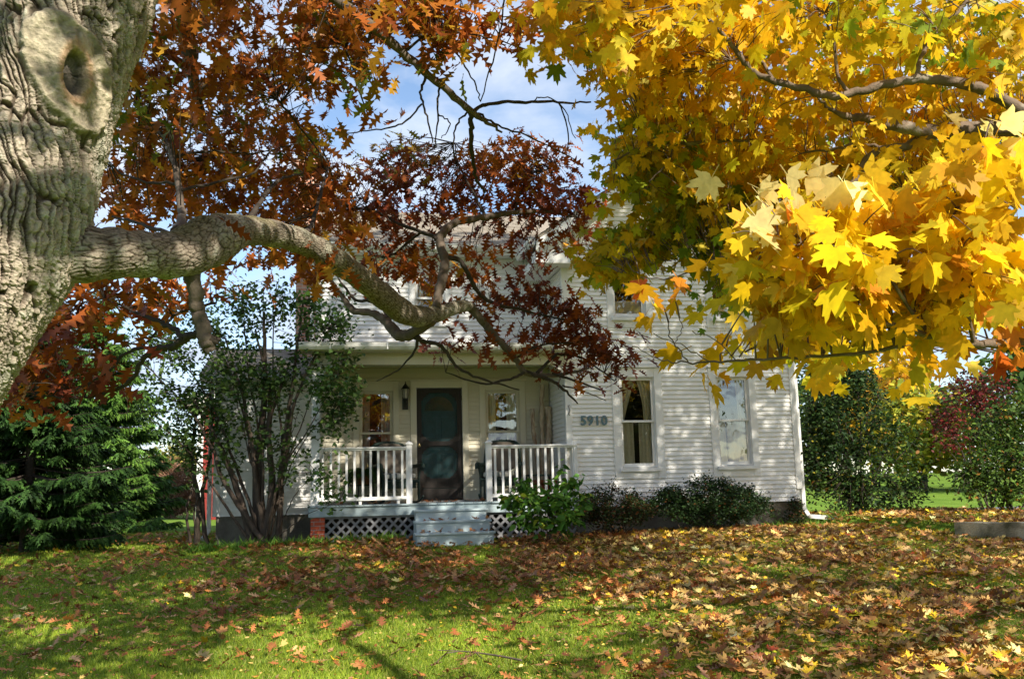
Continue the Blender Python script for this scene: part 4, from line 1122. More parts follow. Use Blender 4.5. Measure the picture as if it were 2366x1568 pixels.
OBL = [
    (400, 90, 170, 150, 6.2, 0.6, 130, 'mix'), (300, 240, 80, 140, 6.0, 0.5, 60, 'green'), (610, 70, 210, 120, 6.6, 0.6, 150, 'mix'), (790, 110, 110, 100, 6.2, 0.4, 60, 'mix'),
    (850, 190, 50, 35, 6.0, 0.2, 9, 'green'), (760, 30, 140, 60, 6.0, 0.4, 50, 'mix'), (960, 25, 150, 55, 5.8, 0.3, 62, 'mix'), (1010, 85, 70, 60, 5.8, 0.2, 32, 'mix'), (1080, 60, 60, 60, 5.9, 0.2, 22, 'mix'), (1050, 130, 30, 30, 5.9, 0.1, 5, 'green'),
    (1180, 65, 50, 60, 5.9, 0.2, 14, 'rust'), (1200, 110, 28, 28, 5.9, 0.1, 5, 'rust'),
    (420, 320, 190, 120, 7.2, 0.5, 150, 'mix'), (600, 230, 150, 80, 7.4, 0.5, 70, 'mix'), (650, 360, 130, 80, 8.0, 0.5, 90, 'mix'), (330, 460, 110, 80, 7.0, 0.5, 80, 'rust'), (530, 450, 190, 80, 8.2, 0.5, 150, 'rust'), (700, 470, 120, 80, 8.8, 0.4, 100, 'rust'), (770, 400, 40, 60, 8.8, 0.3, 20, 'mix'),
    (640, 520, 100, 40, 8.5, 0.3, 40, 'rust'), (780, 530, 60, 60, 9.0, 0.3, 40, 'rust'), (300, 560, 60, 40, 7, 0.3, 14, 'rust'),
    (930, 370, 110, 55, 9.8, 0.4, 66, 'olive'), (880, 440, 90, 80, 9.8, 0.4, 75, 'dark'), (1000, 440, 130, 80, 9.8, 0.4, 110, 'dark'), (1150, 390, 110, 60, 9.8, 0.4, 85, 'rust'), (1230, 360, 90, 50, 9.8, 0.4, 50, 'rust'), (1150, 470, 120, 60, 9.8, 0.4, 85, 'dark'), (1270, 440, 90, 80, 9.8, 0.4, 85, 'dark'), (1340, 500, 45, 70, 9.9, 0.3, 36, 'dark'), (1290, 560, 55, 40, 9.9, 0.3, 22, 'rust'),
    (880, 540, 90, 50, 9.6, 0.3, 46, 'dark'), (1000, 520, 90, 40, 9.6, 0.3, 30, 'dark'), (1170, 560, 60, 40, 9.6, 0.3, 22, 'dark'),
    (960, 630, 60, 70, 9.4, 0.2, 50, 'rust'), (1060, 640, 60, 60, 9.4, 0.2, 40, 'rust'), (1100, 600, 40, 25, 9.4, 0.1, 12, 'orange'), (900, 640, 60, 50, 9.4, 0.3, 24, 'dark'), (1080, 720, 60, 40, 9.3, 0.2, 18, 'dark'),
    (1240, 670, 50, 50, 9.5, 0.2, 30, 'dark'), (1290, 720, 80, 40, 9.4, 0.2, 46, 'dark'), (1360, 740, 40, 50, 9.5, 0.2, 24, 'dark'), (1180, 690, 60, 30, 9.4, 0.2, 18, 'dark'), (1340, 800, 80, 40, 9.4, 0.2, 48, 'dark'), (1250, 780, 70, 30, 9.3, 0.2, 24, 'dark'),
    (1400, 820, 60, 30, 9.4, 0.2, 30, 'dark'), (1430, 870, 30, 34, 9.5, 0.1, 9, 'dark'), (1340, 870, 60, 24, 9.3, 0.2, 14, 'dark'), (1100, 800, 90, 30, 9.0, 0.2, 15, 'dark'), (1180, 820, 60, 20, 9.0, 0.2, 9, 'dark'), (1480, 830, 16, 10, 9.5, 0.1, 3, 'dark'),
    (620, 610, 110, 40, 7.0, 0.4, 46, 'rust'), (740, 640, 30, 40, 6.6, 0.2, 12, 'rust'), (400, 660, 120, 30, 5.9, 0.3, 34, 'rust'), (230, 680, 90, 40, 5.6, 0.3, 30, 'rust'), (330, 720, 50, 40, 5.5, 0.2, 12, 'mix'),
    (130, 790, 90, 60, 5.8, 0.4, 38, 'dark'), (60, 880, 60, 60, 5.8, 0.3, 26, 'dark'), (240, 850, 70, 60, 5.7, 0.3, 18, 'dark'), (50, 950, 50, 22, 5.8, 0.2, 9, 'rust'), (160, 940, 40, 20, 5.8, 0.2, 5, 'dark'), (60, 820, 50, 30, 5.6, 0.2, 10, 'orange'),
    (805, 585, 22, 34, 6.4, 0.1, 5, 'orange'), (735, 560, 20, 16, 6.3, 0.1, 3, 'orange'), (855, 305, 14, 10, 6.2, 0.05, 1, 'rust'),
]
crown('oak', OBL, OT, OAK, M['leaf'], 0.165, part=oak_part, twigm=M['darktwig'], dens=0.41, shrink=0.92, lift=0.06)

# ------------------------------------------------------------------ maple on the right
maple_base = np.array([6.6, 7.6, float(gz(6.6, 7.6))])
maple = empty('maple_tree', maple_base)
tag(maple, 'spreading maple full of golden yellow and lime leaves reaching in from the side', 'tree')
def maple_part(o):
    o.parent = maple; o.location = tuple(-maple_base); return o
tk = smooth_path([(6.6, 7.6, maple_base[2] - 0.3, 0.36), (6.6, 7.6, 1.6, 0.27), (6.5, 7.65, 3.2, 0.24), (6.45, 7.6, 5, 0.20), (6.3, 7.4, 7, 0.15), (6.1, 7.2, 9, 0.09), (6.0, 7.1, 10.5, 0.04)], 6)
mb = MB(); mb.tube(tk[:, :3], tk[:, 3], 14); maple_part(mb.build('trunk', M['mapletwig']))
def wrows(p): return p
MBR = [
    [(3118, 420, 8.44, 44), (2900, 345, 7.7, 38), (2600, 320, 7.3, 26), (2366, 297, 7.1, 19), (2250, 298, 7.0, 18), (2150, 304, 6.9, 16), (2060, 288, 6.8, 13), (2000, 272, 6.75, 10), (1960, 270, 6.7, 8), (1915, 250, 6.6, 4), (1880, 215, 6.5, 2)],
    [(2150, 306, 6.9, 11), (2095, 336, 6.95, 10), (2040, 345, 7, 9), (2000, 372, 7.05, 9), (1975, 420, 7.1, 8), (1950, 452, 7.1, 7), (1915, 478, 7.2, 6), (1850, 500, 7.3, 4), (1780, 505, 7.4, 2)],
    [(3118, 520, 8.44, 34), (2800, 420, 7.0, 29), (2500, 340, 6.6, 22), (2366, 262, 6.4, 15), (2290, 215, 6.3, 13), (2230, 195, 6.25, 12), (2150, 183, 6.2, 11), (2060, 192, 6.2, 10), (1980, 212, 6.2, 9), (1920, 222, 6.2, 9), (1850, 203, 6.2, 8), (1790, 188, 6.2, 7.5), (1740, 165, 6.2, 6.5), (1710, 130, 6.15, 6), (1670, 80, 6.1, 5), (1625, 30, 6, 4), (1590, -20, 6, 3)],
    [(2120, 183, 6.2, 6), (2125, 140, 6.2, 5), (2160, 80, 6.2, 4.5), (2220, 20, 6.2, 4), (2260, -40, 6.2, 3)], [(1960, 215, 6.2, 4.5), (1935, 170, 6.2, 4), (1925, 100, 6.2, 3), (1905, 30, 6.2, 2)], [(1790, 190, 6.2, 4.5), (1750, 135, 6.3, 3.5), (1690, 140, 6.3, 2)],
    [(2050, 345, 7, 5), (1990, 335, 7.1, 4), (1920, 345, 7.2, 3), (1850, 355, 7.3, 1.8)], [(1730, 325, 7.4, 3), (1620, 330, 7.5, 5), (1560, 332, 7.6, 4), (1490, 337, 7.7, 3), (1420, 370, 7.8, 2)],
    [(1560, 335, 7.6, 3), (1540, 380, 7.6, 2.4), (1500, 420, 7.7, 1.6)], [(1840, 500, 7.3, 3), (1750, 560, 7.8, 2.6), (1650, 600, 8, 2), (1560, 640, 8, 1.6), (1480, 640, 8, 1.2)], [(1880, 490, 7.3, 3), (1800, 640, 7.8, 3), (1700, 710, 8, 2)],
    [(3118, 900, 7.6, 22), (3060, 860, 6.0, 22), (2900, 825, 4.5, 24), (2500, 800, 3.7, 18), (2366, 790, 3.6, 12), (2250, 792, 3.55, 11), (2170, 780, 3.5, 9), (2080, 760, 3.45, 6), (1980, 720, 3.4, 4), (1860, 690, 3.4, 2.5)],
    [(2090, 800, 3.6, 5), (1950, 820, 3.7, 4), (1800, 828, 3.8, 3.4), (1700, 832, 3.9, 3), (1600, 836, 3.95, 2.2), (1530, 832, 4, 1.4), (1460, 800, 4, 0.8)],
    [(1590, 836, 3.95, 1.6), (1555, 790, 3.95, 1.6), (1545, 745, 3.95, 1.2)], [(1640, 835, 3.9, 1.4), (1580, 800, 3.9, 1.2), (1510, 770, 3.95, 0.8)], [(1700, 832, 3.9, 1.6), (1660, 790, 3.9, 1.2), (1600, 765, 3.9, 0.8)], [(1560, 790, 3.95, 1), (1575, 760, 3.95, 0.8), (1570, 735, 3.95, 0.7)],
    [(2150, 775, 3.5, 6), (2050, 640, 3.4, 4), (1950, 590, 3.35, 3), (1800, 560, 3.3, 2)], [(2250, 790, 3.5, 6), (2220, 640, 3.4, 4), (2200, 500, 3.35, 3), (2260, 380, 3.3, 2)], [(2366, 470, 5.5, 5), (2250, 360, 6.2, 4), (2180, 420, 6.6, 3), (2090, 440, 6.9, 2)],
]
for k_, rows in enumerate(MBR):
    if k_ < 11: rows = [(x, y, d * 0.90, r * 1.1) for x, y, d, r in rows]
    big = max(r[3] / FPX * r[2] for r in rows) > 0.022
    branch('maple', rows, M['mapletwig'], part=maple_part, name='branch' if big else 'twig')
MT = {
    'gold': [((0.80, 0.46, 0.010), 5), ((0.74, 0.36, 0.010), 2), ((0.58, 0.48, 0.02), 2), ((0.86, 0.60, 0.03), 2)],
    'lime': [((0.66, 0.48, 0.015), 4), ((0.42, 0.45, 0.02), 3.5), ((0.24, 0.36, 0.02), 1.4), ((0.76, 0.44, 0.012), 3)],
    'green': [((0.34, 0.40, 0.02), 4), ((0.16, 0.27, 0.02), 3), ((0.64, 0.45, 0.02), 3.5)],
    'bright': [((0.86, 0.54, 0.012), 6), ((0.84, 0.45, 0.012), 2.5), ((0.82, 0.64, 0.05), 2), ((0.76, 0.28, 0.02), 0.35)],
    'pale': [((0.88, 0.72, 0.30), 3), ((0.86, 0.64, 0.20), 2)],
    'flame': [((0.74, 0.25, 0.02), 4), ((0.66, 0.13, 0.02), 2), ((0.80, 0.42, 0.02), 3)],
}
MBL = [
    (1290, 50, 70, 60, 5.6, 0.3, 34, 'gold'), (1400, 90, 130, 90, 5.6, 0.4, 75, 'gold'), (1560, 70, 150, 90, 5.8, 0.4, 75, 'gold'), (1760, 70, 170, 90, 5.9, 0.4, 80, 'gold'), (1960, 80, 160, 100, 6.1, 0.5, 66, 'lime'), (2160, 70, 160, 90, 6.1, 0.5, 66, 'lime'), (2320, 120, 90, 130, 6.2, 0.5, 52, 'gold'),
    (1300, 150, 50, 30, 5.7, 0.2, 9, 'lime'), (1480, 190, 120, 60, 6.2, 0.3, 48, 'gold'), (1620, 190, 120, 80, 6.4, 0.4, 54, 'gold'), (1830, 210, 150, 80, 6.6, 0.4, 54, 'gold'), (2050, 220, 150, 80, 6.5, 0.4, 52, 'gold'), (2250, 240, 130, 80, 6.6, 0.4, 52, 'gold'),
    (1490, 285, 80, 80, 7.2, 0.4, 60, 'lime'), (1580, 300, 130, 90, 7.2, 0.4, 84, 'gold'), (1760, 330, 140, 90, 7.2, 0.4, 84, 'gold'), (1950, 340, 150, 80, 7.3, 0.4, 74, 'gold'), (2120, 370, 130, 80, 7.3, 0.4, 66, 'gold'), (2260, 380, 100, 80, 7.2, 0.4, 46, 'gold'),
    (1530, 400, 56, 90, 7.8, 0.3, 80, 'lime'), (1520, 420, 120, 90, 7.8, 0.4, 96, 'lime'), (1700, 440, 140, 80, 7.8, 0.4, 96, 'gold'), (1860, 440, 120, 70, 7.6, 0.4, 66, 'gold'), (2000, 460, 110, 60, 7.7, 0.4, 50, 'lime'), (1410, 330, 30, 30, 8, 0.2, 6, 'lime'),
    (1570, 500, 66, 60, 8.0, 0.3, 76, 'green'), (1645, 535, 96, 70, 8.0, 0.3, 100, 'green'), (1720, 560, 80, 70, 8.0, 0.3, 66, 'green'), (1385, 610, 60, 36, 8.2, 0.2, 50, 'lime'), (1460, 590, 76, 40, 8.1, 0.2, 84, 'lime'), (1650, 620, 50, 40, 8.1, 0.2, 20, 'green'), (1680, 700, 50, 40, 8.1, 0.2, 16, 'green'), (1520, 545, 60, 36, 8.1, 0.2, 40, 'lime'),
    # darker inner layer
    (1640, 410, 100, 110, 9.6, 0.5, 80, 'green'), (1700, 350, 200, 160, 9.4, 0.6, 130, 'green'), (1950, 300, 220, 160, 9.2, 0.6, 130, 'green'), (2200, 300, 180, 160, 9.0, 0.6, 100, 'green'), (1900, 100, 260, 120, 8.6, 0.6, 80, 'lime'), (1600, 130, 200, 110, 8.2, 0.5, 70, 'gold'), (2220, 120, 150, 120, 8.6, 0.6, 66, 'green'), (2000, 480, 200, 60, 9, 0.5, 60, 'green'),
    # bright spray close to the camera
    (1870, 525, 60, 36, 3.4, 0.15, 9, 'bright', 1.1), (1790, 575, 50, 30, 3.45, 0.12, 7, 'bright', 1.1), (1880, 560, 90, 50, 3.4, 0.15, 14, 'bright'), (2030, 540, 110, 60, 3.4, 0.15, 20, 'bright'), (2200, 520, 110, 80, 3.4, 0.2, 24, 'bright'), (2310, 470, 60, 90, 3.4, 0.2, 18, 'bright'), (2250, 400, 60, 40, 3.4, 0.1, 7, 'bright'),
    (1780, 640, 90, 50, 3.5, 0.15, 16, 'bright'), (1920, 650, 110, 60, 3.5, 0.2, 24, 'bright'), (2080, 640, 110, 70, 3.5, 0.2, 26, 'bright'), (2230, 640, 100, 80, 3.5, 0.2, 24, 'bright'), (2330, 620, 50, 90, 3.5, 0.2, 15, 'bright'),
    (1740, 680, 40, 36, 3.6, 0.1, 5, 'bright'), (1750, 735, 60, 34, 3.7, 0.1, 9, 'gold'), (1830, 740, 90, 40, 3.6, 0.15, 15, 'bright'), (1970, 740, 90, 40, 3.6, 0.15, 14, 'bright'), (2100, 730, 90, 50, 3.6, 0.15, 15, 'bright'), (2230, 740, 80, 40, 3.6, 0.15, 12, 'bright'), (2330, 750, 50, 60, 3.6, 0.15, 9, 'bright'),
    (1860, 780, 110, 30, 4.3, 0.3, 18, 'gold'), (1980, 790, 100, 40, 4.6, 0.3, 16, 'gold'), (2080, 830, 80, 40, 5, 0.3, 11, 'gold'), (1740, 800, 60, 20, 4.3, 0.2, 5, 'gold'), (1690, 860, 20, 16, 4.2, 0.1, 2, 'gold'), (2325, 835, 50, 30, 3.8, 0.1, 4, 'flame'), (1550, 735, 16, 14, 3.95, 0.05, 2, 'flame'), (1690, 575, 8, 8, 3.3, 0.03, 1, 'pale', 1.1), (1765, 505, 8, 8, 3.3, 0.03, 1, 'pale', 1.1), (1905, 480, 8, 8, 3.3, 0.03, 1, 'pale', 1.2), (2300, 320, 8, 8, 3.3, 0.03, 1, 'pale', 1.15), (1535, 740, 10, 10, 3.95, 0.03, 1, 'bright', 0.8),
    (1900, 820, 100, 36, 6, 0.4, 16, 'lime'), (2060, 860, 100, 30, 6.4, 0.4, 12, 'gold'),
]
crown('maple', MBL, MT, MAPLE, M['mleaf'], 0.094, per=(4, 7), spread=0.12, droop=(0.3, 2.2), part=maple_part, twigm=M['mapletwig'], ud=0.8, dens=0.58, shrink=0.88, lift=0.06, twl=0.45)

# ---- unseen crown leaves, added along sun rays to dapple house and lawn
def inpoly(x, y, poly):
    c = False; n = len(poly)
    for i in range(n):
        x0, y0 = poly[i]; x1, y1 = poly[i - 1]
        if (y0 > y) != (y1 > y) and x < (x1 - x0) * (y - y0) / (y1 - y0 + 1e-12) + x0: c = not c
    return c

def shade_crown():
    T = []
    def n2(a, b, s, o): return mnoise.noise(Vector((a * s + o, b * s - o, o * 0.37)))
    # lawn
    for _ in range(26000):
        Y = RNG.uniform(6.5, 17.0); X = RNG.uniform(-7.5, 8.5)
        z = float(ground_rel(X, Y)); P = np.array([X, Y, z + EYE])
        px, py, fw = proj(P)
        nz = n2(X, Y, 0.9, 3.1) + 0.6 * n2(X, Y, 2.6, 8.0)
        # how shaded this part of the lawn is in the photograph
        if inpoly(px, py, LIT_MAIN): sh = -0.9
        elif inpoly(px, py, LIT_LEFT): sh = -0.3
        elif inpoly(px, py, LIT_BAND): sh = 0.12
        elif px > 1250: sh = 0.32
        elif px < 520 and py > 1400: sh = 0.95
        else: sh = 0.62
        if nz * 0.75 < sh - 0.12: T.append((P, 0))
    for _ in range(23000):
        if RNG.random() < 0.55: u, v, zz = RNG.uniform(0, GW), 0.0, RNG.uniform(-0.7, 6.2)
        else: u, v, zz = RNG.uniform(-6.4, 0.1), VB - (1.4 if RNG.random() < 0.4 else 0.0), RNG.uniform(-0.7, 5.6)
        P = hw(u, v, zz)
        nz = n2(u, zz, 1.5, 21.0) + 0.7 * n2(u, zz, 4.0, 5.0)
        sh = 0.92 if v == 0 else 0.55
        if zz > 4.6: sh = 0.3
        if nz * 0.75 < sh: T.append((P, 1))
    pos = {'oak': [], 'maple': []}
    for P, k in T:
        ok = False
        for _ in range(4):
            h = RNG.uniform(4.5, 8.5) if k == 0 else RNG.uniform(5.5, 9.0)
            q = P + SUNV * (h / SUNV[2]) + RNG.normal(0, 0.05, 3)
            px, py, fw = proj(q)
            if fw > 0.2 and -60 < px < 2430 and -70 < py < 1640: continue
            rel = KEEP - q; t_ = -(rel @ SUNV); perp = np.linalg.norm(rel + t_[:, None] * SUNV, axis=1)
            if ((t_ > 0) & (perp < KEEPR)).any() and RNG.random() < 0.85: continue
            ok = True; break
        if ok: pos['oak' if q[0] < 1.2 else 'maple'].append(q)
    for tree, tmpl, mt, size, tb, part in (('oak', ROUGH, M['leaf'], 0.17, OT['mix'], oak_part), ('maple', ROUGH, M['mleaf'], 0.16, MT['gold'], maple_part)):
        C = np.array(pos[tree]); X, Y, Z = leaf_frames(len(C), (0.0, 0.9), 0.5)
        part(leaves('shade_crown', C, X, Y, Z, size * RNG.uniform(0.7, 1.2, len(C)), pick_cols(len(C), tb), tmpl, mt))
        # boughs that carry it
        mb = MB()
        root = np.array([-1.25, 4.9, 6.2]) if tree == 'oak' else np.array([6.3, 7.4, 6.0])
        for c in C[RNG.choice(len(C), 60, replace=False)]:
            mid = (root + c) / 2 + np.array([0, 0, 0.5])
            pp = smooth_path([root, mid, c], 5)
            q = proj(pp)
            if ((q[2] > 0.2) & (q[0] > -40) & (q[0] < 2400) & (q[1] > -60)).any(): continue
            mb.tube(pp, np.linspace(0.045, 0.004, len(pp)), 5)
        part(mb.build('shade_bough', M['twig']))
_kp = [(*tp[i, :3], 0.5) for i in range(0, len(tp), 6) if 0.5 < tp[i, 2] < 3.2] + [(*ray(x, y, 3.45), 0.4) for x, y in ((1750, 580), (1850, 620), (1950, 560), (2000, 680), (2100, 620), (2200, 520), (2250, 660), (2320, 450), (2330, 650), (1800, 720), (2150, 740))]
_kp = np.array(_kp); KEEP = _kp[:, :3]; KEEPR = _kp[:, 3]
def ghit(px, py):
    o = np.array([0, 0, EYE]); r = ray(px, py, 1.0) - o
    for d in np.linspace(4, 30, 2600):
        p = o + r * d
        if p[2] < float(gz(p[0], p[1])): return p
    return o + r * 20
for rows_ in ([(700, 1360, .03), (760, 1385, .04), (835, 1425, .05), (845, 1445, .05), (790, 1478, .055), (850, 1510, .06), (935, 1575, .07), (1100, 1720, .08)], [(835, 1428, .03), (900, 1415, .025), (990, 1400, .015)], [(800, 1480, .025), (740, 1500, .012)], [(-300, 1650, .13), (60, 1530, .11), (300, 1460, .09), (470, 1400, .06)]):
    pts_ = [(*(ghit(x, y) + SUNV * (5.4 / SUNV[2])), r) for x, y, r in rows_]  # unseen boughs added up-sun of the lawn shadows they cast
    pp_ = smooth_path(pts_, 6, 0.015); mb_ = MB(); mb_.tube(pp_[:, :3], pp_[:, 3], 8); oak_part(mb_.build('shade_bough', M['twig']))
LIT_MAIN = [(430, 1600), (540, 1420), (650, 1365), (830, 1370), (1000, 1352), (1300, 1350), (1560, 1372), (1700, 1395), (1690, 1425), (1450, 1450), (1330, 1480), (1260, 1600)]
LIT_LEFT = [(-60, 1440), (60, 1420), (200, 1390), (430, 1372), (440, 1392), (300, 1425), (190, 1470), (60, 1505), (-60, 1520)]
LIT_BAND = [(640, 1275), (1000, 1262), (1180, 1290), (1050, 1320), (760, 1325)]
shade_crown()

# ------------------------------------------------------------------ fallen leaves and grass
MGL = [((0.74, 0.48, 0.025), 2.6), ((0.62, 0.42, 0.12), 3), ((0.54, 0.33, 0.11), 3), ((0.38, 0.18, 0.06), 3), ((0.80, 0.66, 0.26), 1.4), ((0.22, 0.10, 0.045), 2), ((0.42, 0.06, 0.02), 0.2)]
OGL = [((0.34, 0.115, 0.035), 5), ((0.44, 0.17, 0.045), 3), ((0.22, 0.075, 0.03), 3), ((0.50, 0.29, 0.13), 2), ((0.28, 0.15, 0.09), 1.5)]
def litter():
    n = 230000
    Y = RNG.uniform(5.6, 21, n); X = RNG.uniform(-9.5, 11, n)
    u = (X - HX) * cyaw + (Y - HY) * syaw; v = -(X - HX) * syaw + (Y - HY) * cyaw
    out_house = ~((u > -6.1) & (u < GW) & (v > -0.05)) & ~((u > -4.5) & (u < 0.15) & (v > VP + 0.05)) & ~((u > -2.8) & (u < -1.45) & (v > VP - 0.84))
    nz = np.array([mnoise.noise(Vector((a * 0.8, b * 0.8, 4.0))) + 0.6 * mnoise.noise(Vector((a * 2.6, b * 2.6, 1.0))) for a, b in zip(X, Y)])
    right = sstep(-0.4, 1.8, X - (Y - 8.0) * -0.02) 
    dm = 0.08 + 0.75 * right + 0.44 * sstep(9.8, 12.5, Y) * sstep(-5.0, -2.6, X) + 0.10 * sstep(8, 10, Y)
    dm = np.clip(dm, 0, 0.95) * np.clip(0.92 + 1.45 * nz, 0.05, 1.9)
    dm *= np.where(Y > 19, 0.7, 1)
    keep = (RNG.uniform(0, 1, n) < dm * 0.33) & out_house
    X, Y = X[keep], Y[keep]; right = right[keep]
    mp = RNG.uniform(0, 1, len(X)) < (0.12 + 0.66 * sstep(-0.5, 2.6, X))
    for nm_, mask, tm, tb, sz, lab in (('fallen_maple_leaves', mp, MAPLE, MGL, 0.074, 'yellow and tan maple leaves lying on the grass'), ('fallen_oak_leaves', ~mp, OAK, OGL, 0.125, 'russet oak leaves lying on the grass')):
        x, y = X[mask], Y[mask]; k = len(x)
        a = RNG.uniform(0, 2 * math.pi, k)
        Xv = np.stack([np.cos(a), np.sin(a), RNG.normal(0, 0.22, k)], 1); Xv /= np.linalg.norm(Xv, axis=1)[:, None]
        up = np.stack([RNG.normal(0, 0.38, k), RNG.normal(0, 0.38, k), np.ones(k)], 1)
        Zv = up - Xv * (up * Xv).sum(1)[:, None]; Zv /= np.linalg.norm(Zv, axis=1)[:, None]; Yv = np.cross(Zv, Xv)
        Pz = np.stack([x, y, gz(x, y) + RNG.uniform(0.025, 0.065, k)], 1)
        o = leaves(nm_, Pz, Xv, Yv, Zv, sz * RNG.uniform(0.4, 1.3, k), pick_cols(k, tb, vj=0.3), tm, M['fallen'], fold=0.3, curl=-0.45)
        tag(o, lab, kind='stuff')
    # crumbs of broken leaf
    k = 60000; x = RNG.uniform(-8, 9, k); y = RNG.uniform(5.6, 15, k)
    kp_ = RNG.uniform(0, 1, k) < 0.25 + 0.65 * sstep(-0.5, 1.8, x)
    uu = (x - HX) * cyaw + (y - HY) * syaw; vv = -(x - HX) * syaw + (y - HY) * cyaw
    kp_ &= ~((uu > -4.6) & (uu < 0.2) & (vv > VP - 0.84))
    x, y = x[kp_], y[kp_]; k = len(x)
    Xv, Yv, Zv = leaf_frames(k, (-0.2, 0.3), 0.4)
    o = leaves('leaf_crumbs', np.stack([x, y, gz(x, y) + RNG.uniform(0.015, 0.05, k)], 1), Xv, Yv, Zv, RNG.uniform(0.015, 0.05, k), pick_cols(k, OGL + MGL, vj=0.3), FRAG, M['fallen'])
    tag(o, 'small broken bits of dead leaf in the grass', kind='stuff')
litter()

def grass():
    n = 420000
    t = RNG.uniform(0, 1, n)
    Y = 5.6 * (24 / 5.6) ** t                                   # more blades near the camera
    X = RNG.uniform(-0.62, 0.62, n) * Y * 1.04
    u = (X - HX) * cyaw + (Y - HY) * syaw; v = -(X - HX) * syaw + (Y - HY) * cyaw
    ok = ~((u > -6.15) & (u < GW + 0.02) & (v > 0.0)) & ~((u > -4.5) & (u < 0.15) & (v > VP)) & ~((u > -2.8) & (u < -1.45) & (v > VP - 0.82)) & ~((X > 7) & (Y > 20))
    ok &= ~((v > -0.9) & (v < 0) & (u > -0.3) & (u < GW) & (RNG.uniform(0, 1, n) < 0.8))
    X, Y = X[ok], Y[ok]; n = len(X)
    nz = np.array([mnoise.noise(Vector((a * 1.1, b * 1.1, 2.0))) for a, b in zip(X[::1], Y[::1])])
    a = RNG.uniform(0, 2 * math.pi, n); lean = RNG.uniform(0.1, 0.9, n)
    Xv = np.stack([np.cos(a) * lean, np.sin(a) * lean, np.ones(n)], 1); Xv /= np.linalg.norm(Xv, axis=1)[:, None]
    b = RNG.uniform(-0.7, 0.7, n)
    Yv = np.stack([np.cos(b), np.sin(b), np.zeros(n)], 1); Yv -= Xv * (Xv * Yv).sum(1)[:, None]; Yv /= np.linalg.norm(Yv, axis=1)[:, None]
    h = RNG.uniform(0.03, 0.062, n) * (1 + 0.25 * nz); w = np.clip(0.0011 * Y, 0.007, 0.02) * RNG.uniform(0.6, 1.2, n)
    B = np.stack([X, Y, gz(X, Y) - 0.004], 1)
    V = np.stack([B - Yv * (w / 2)[:, None], B + Yv * (w / 2)[:, None], B + Xv * h[:, None] + np.stack([np.cos(a), np.sin(a), 0 * a], 1) * (0.015 * lean)[:, None]], 1)
    col = pick_cols(n, [((0.23, 0.31, 0.022), 5), ((0.32, 0.38, 0.035), 3.5), ((0.14, 0.24, 0.02), 2.5), ((0.44, 0.40, 0.11), 0.8)], vj=0.2)
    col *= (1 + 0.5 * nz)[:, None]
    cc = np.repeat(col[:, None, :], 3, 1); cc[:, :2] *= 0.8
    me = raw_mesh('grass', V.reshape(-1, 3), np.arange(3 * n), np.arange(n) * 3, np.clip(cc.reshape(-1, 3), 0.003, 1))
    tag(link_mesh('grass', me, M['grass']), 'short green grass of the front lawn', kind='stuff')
    # longer tufts along the porch and the foundation
    pts = []
    for _ in range(260):
        if RNG.random() < 0.75: u_, v_ = RNG.uniform(-6.3, -2.9), VP - RNG.uniform(0.02, 0.3) + (1.3 if RNG.random() < 0.0 else 0)
        else: u_, v_ = RNG.uniform(3.6, 5.2), -RNG.uniform(0.05, 0.4)
        p = hw(u_, v_, 0); pts.append((p[0], p[1]))
    pts = np.array(pts); k = len(pts) * 9; idx = np.repeat(np.arange(len(pts)), 9)
    x = pts[idx, 0] + RNG.normal(0, 0.03, k); y = pts[idx, 1] + RNG.normal(0, 0.03, k)
    Xv, Yv, Zv = leaf_frames(k, (-2.6, -0.8), 0.4)
    o = leaves('grass_tufts', np.stack([x, y, gz(x, y)], 1), Xv, Yv, Zv, RNG.uniform(0.10, 0.24, k), pick_cols(k, [((0.12, 0.26, 0.03), 4), ((0.20, 0.32, 0.04), 2), ((0.35, 0.33, 0.05), 0.6)]),
               mirror([(0, 0.03), (0.5, 0.035), (1.0, 0)]), M['grass'], curl=0.9)
    tag(o, 'longer grass along the porch lattice and foundation', kind='stuff')
grass()

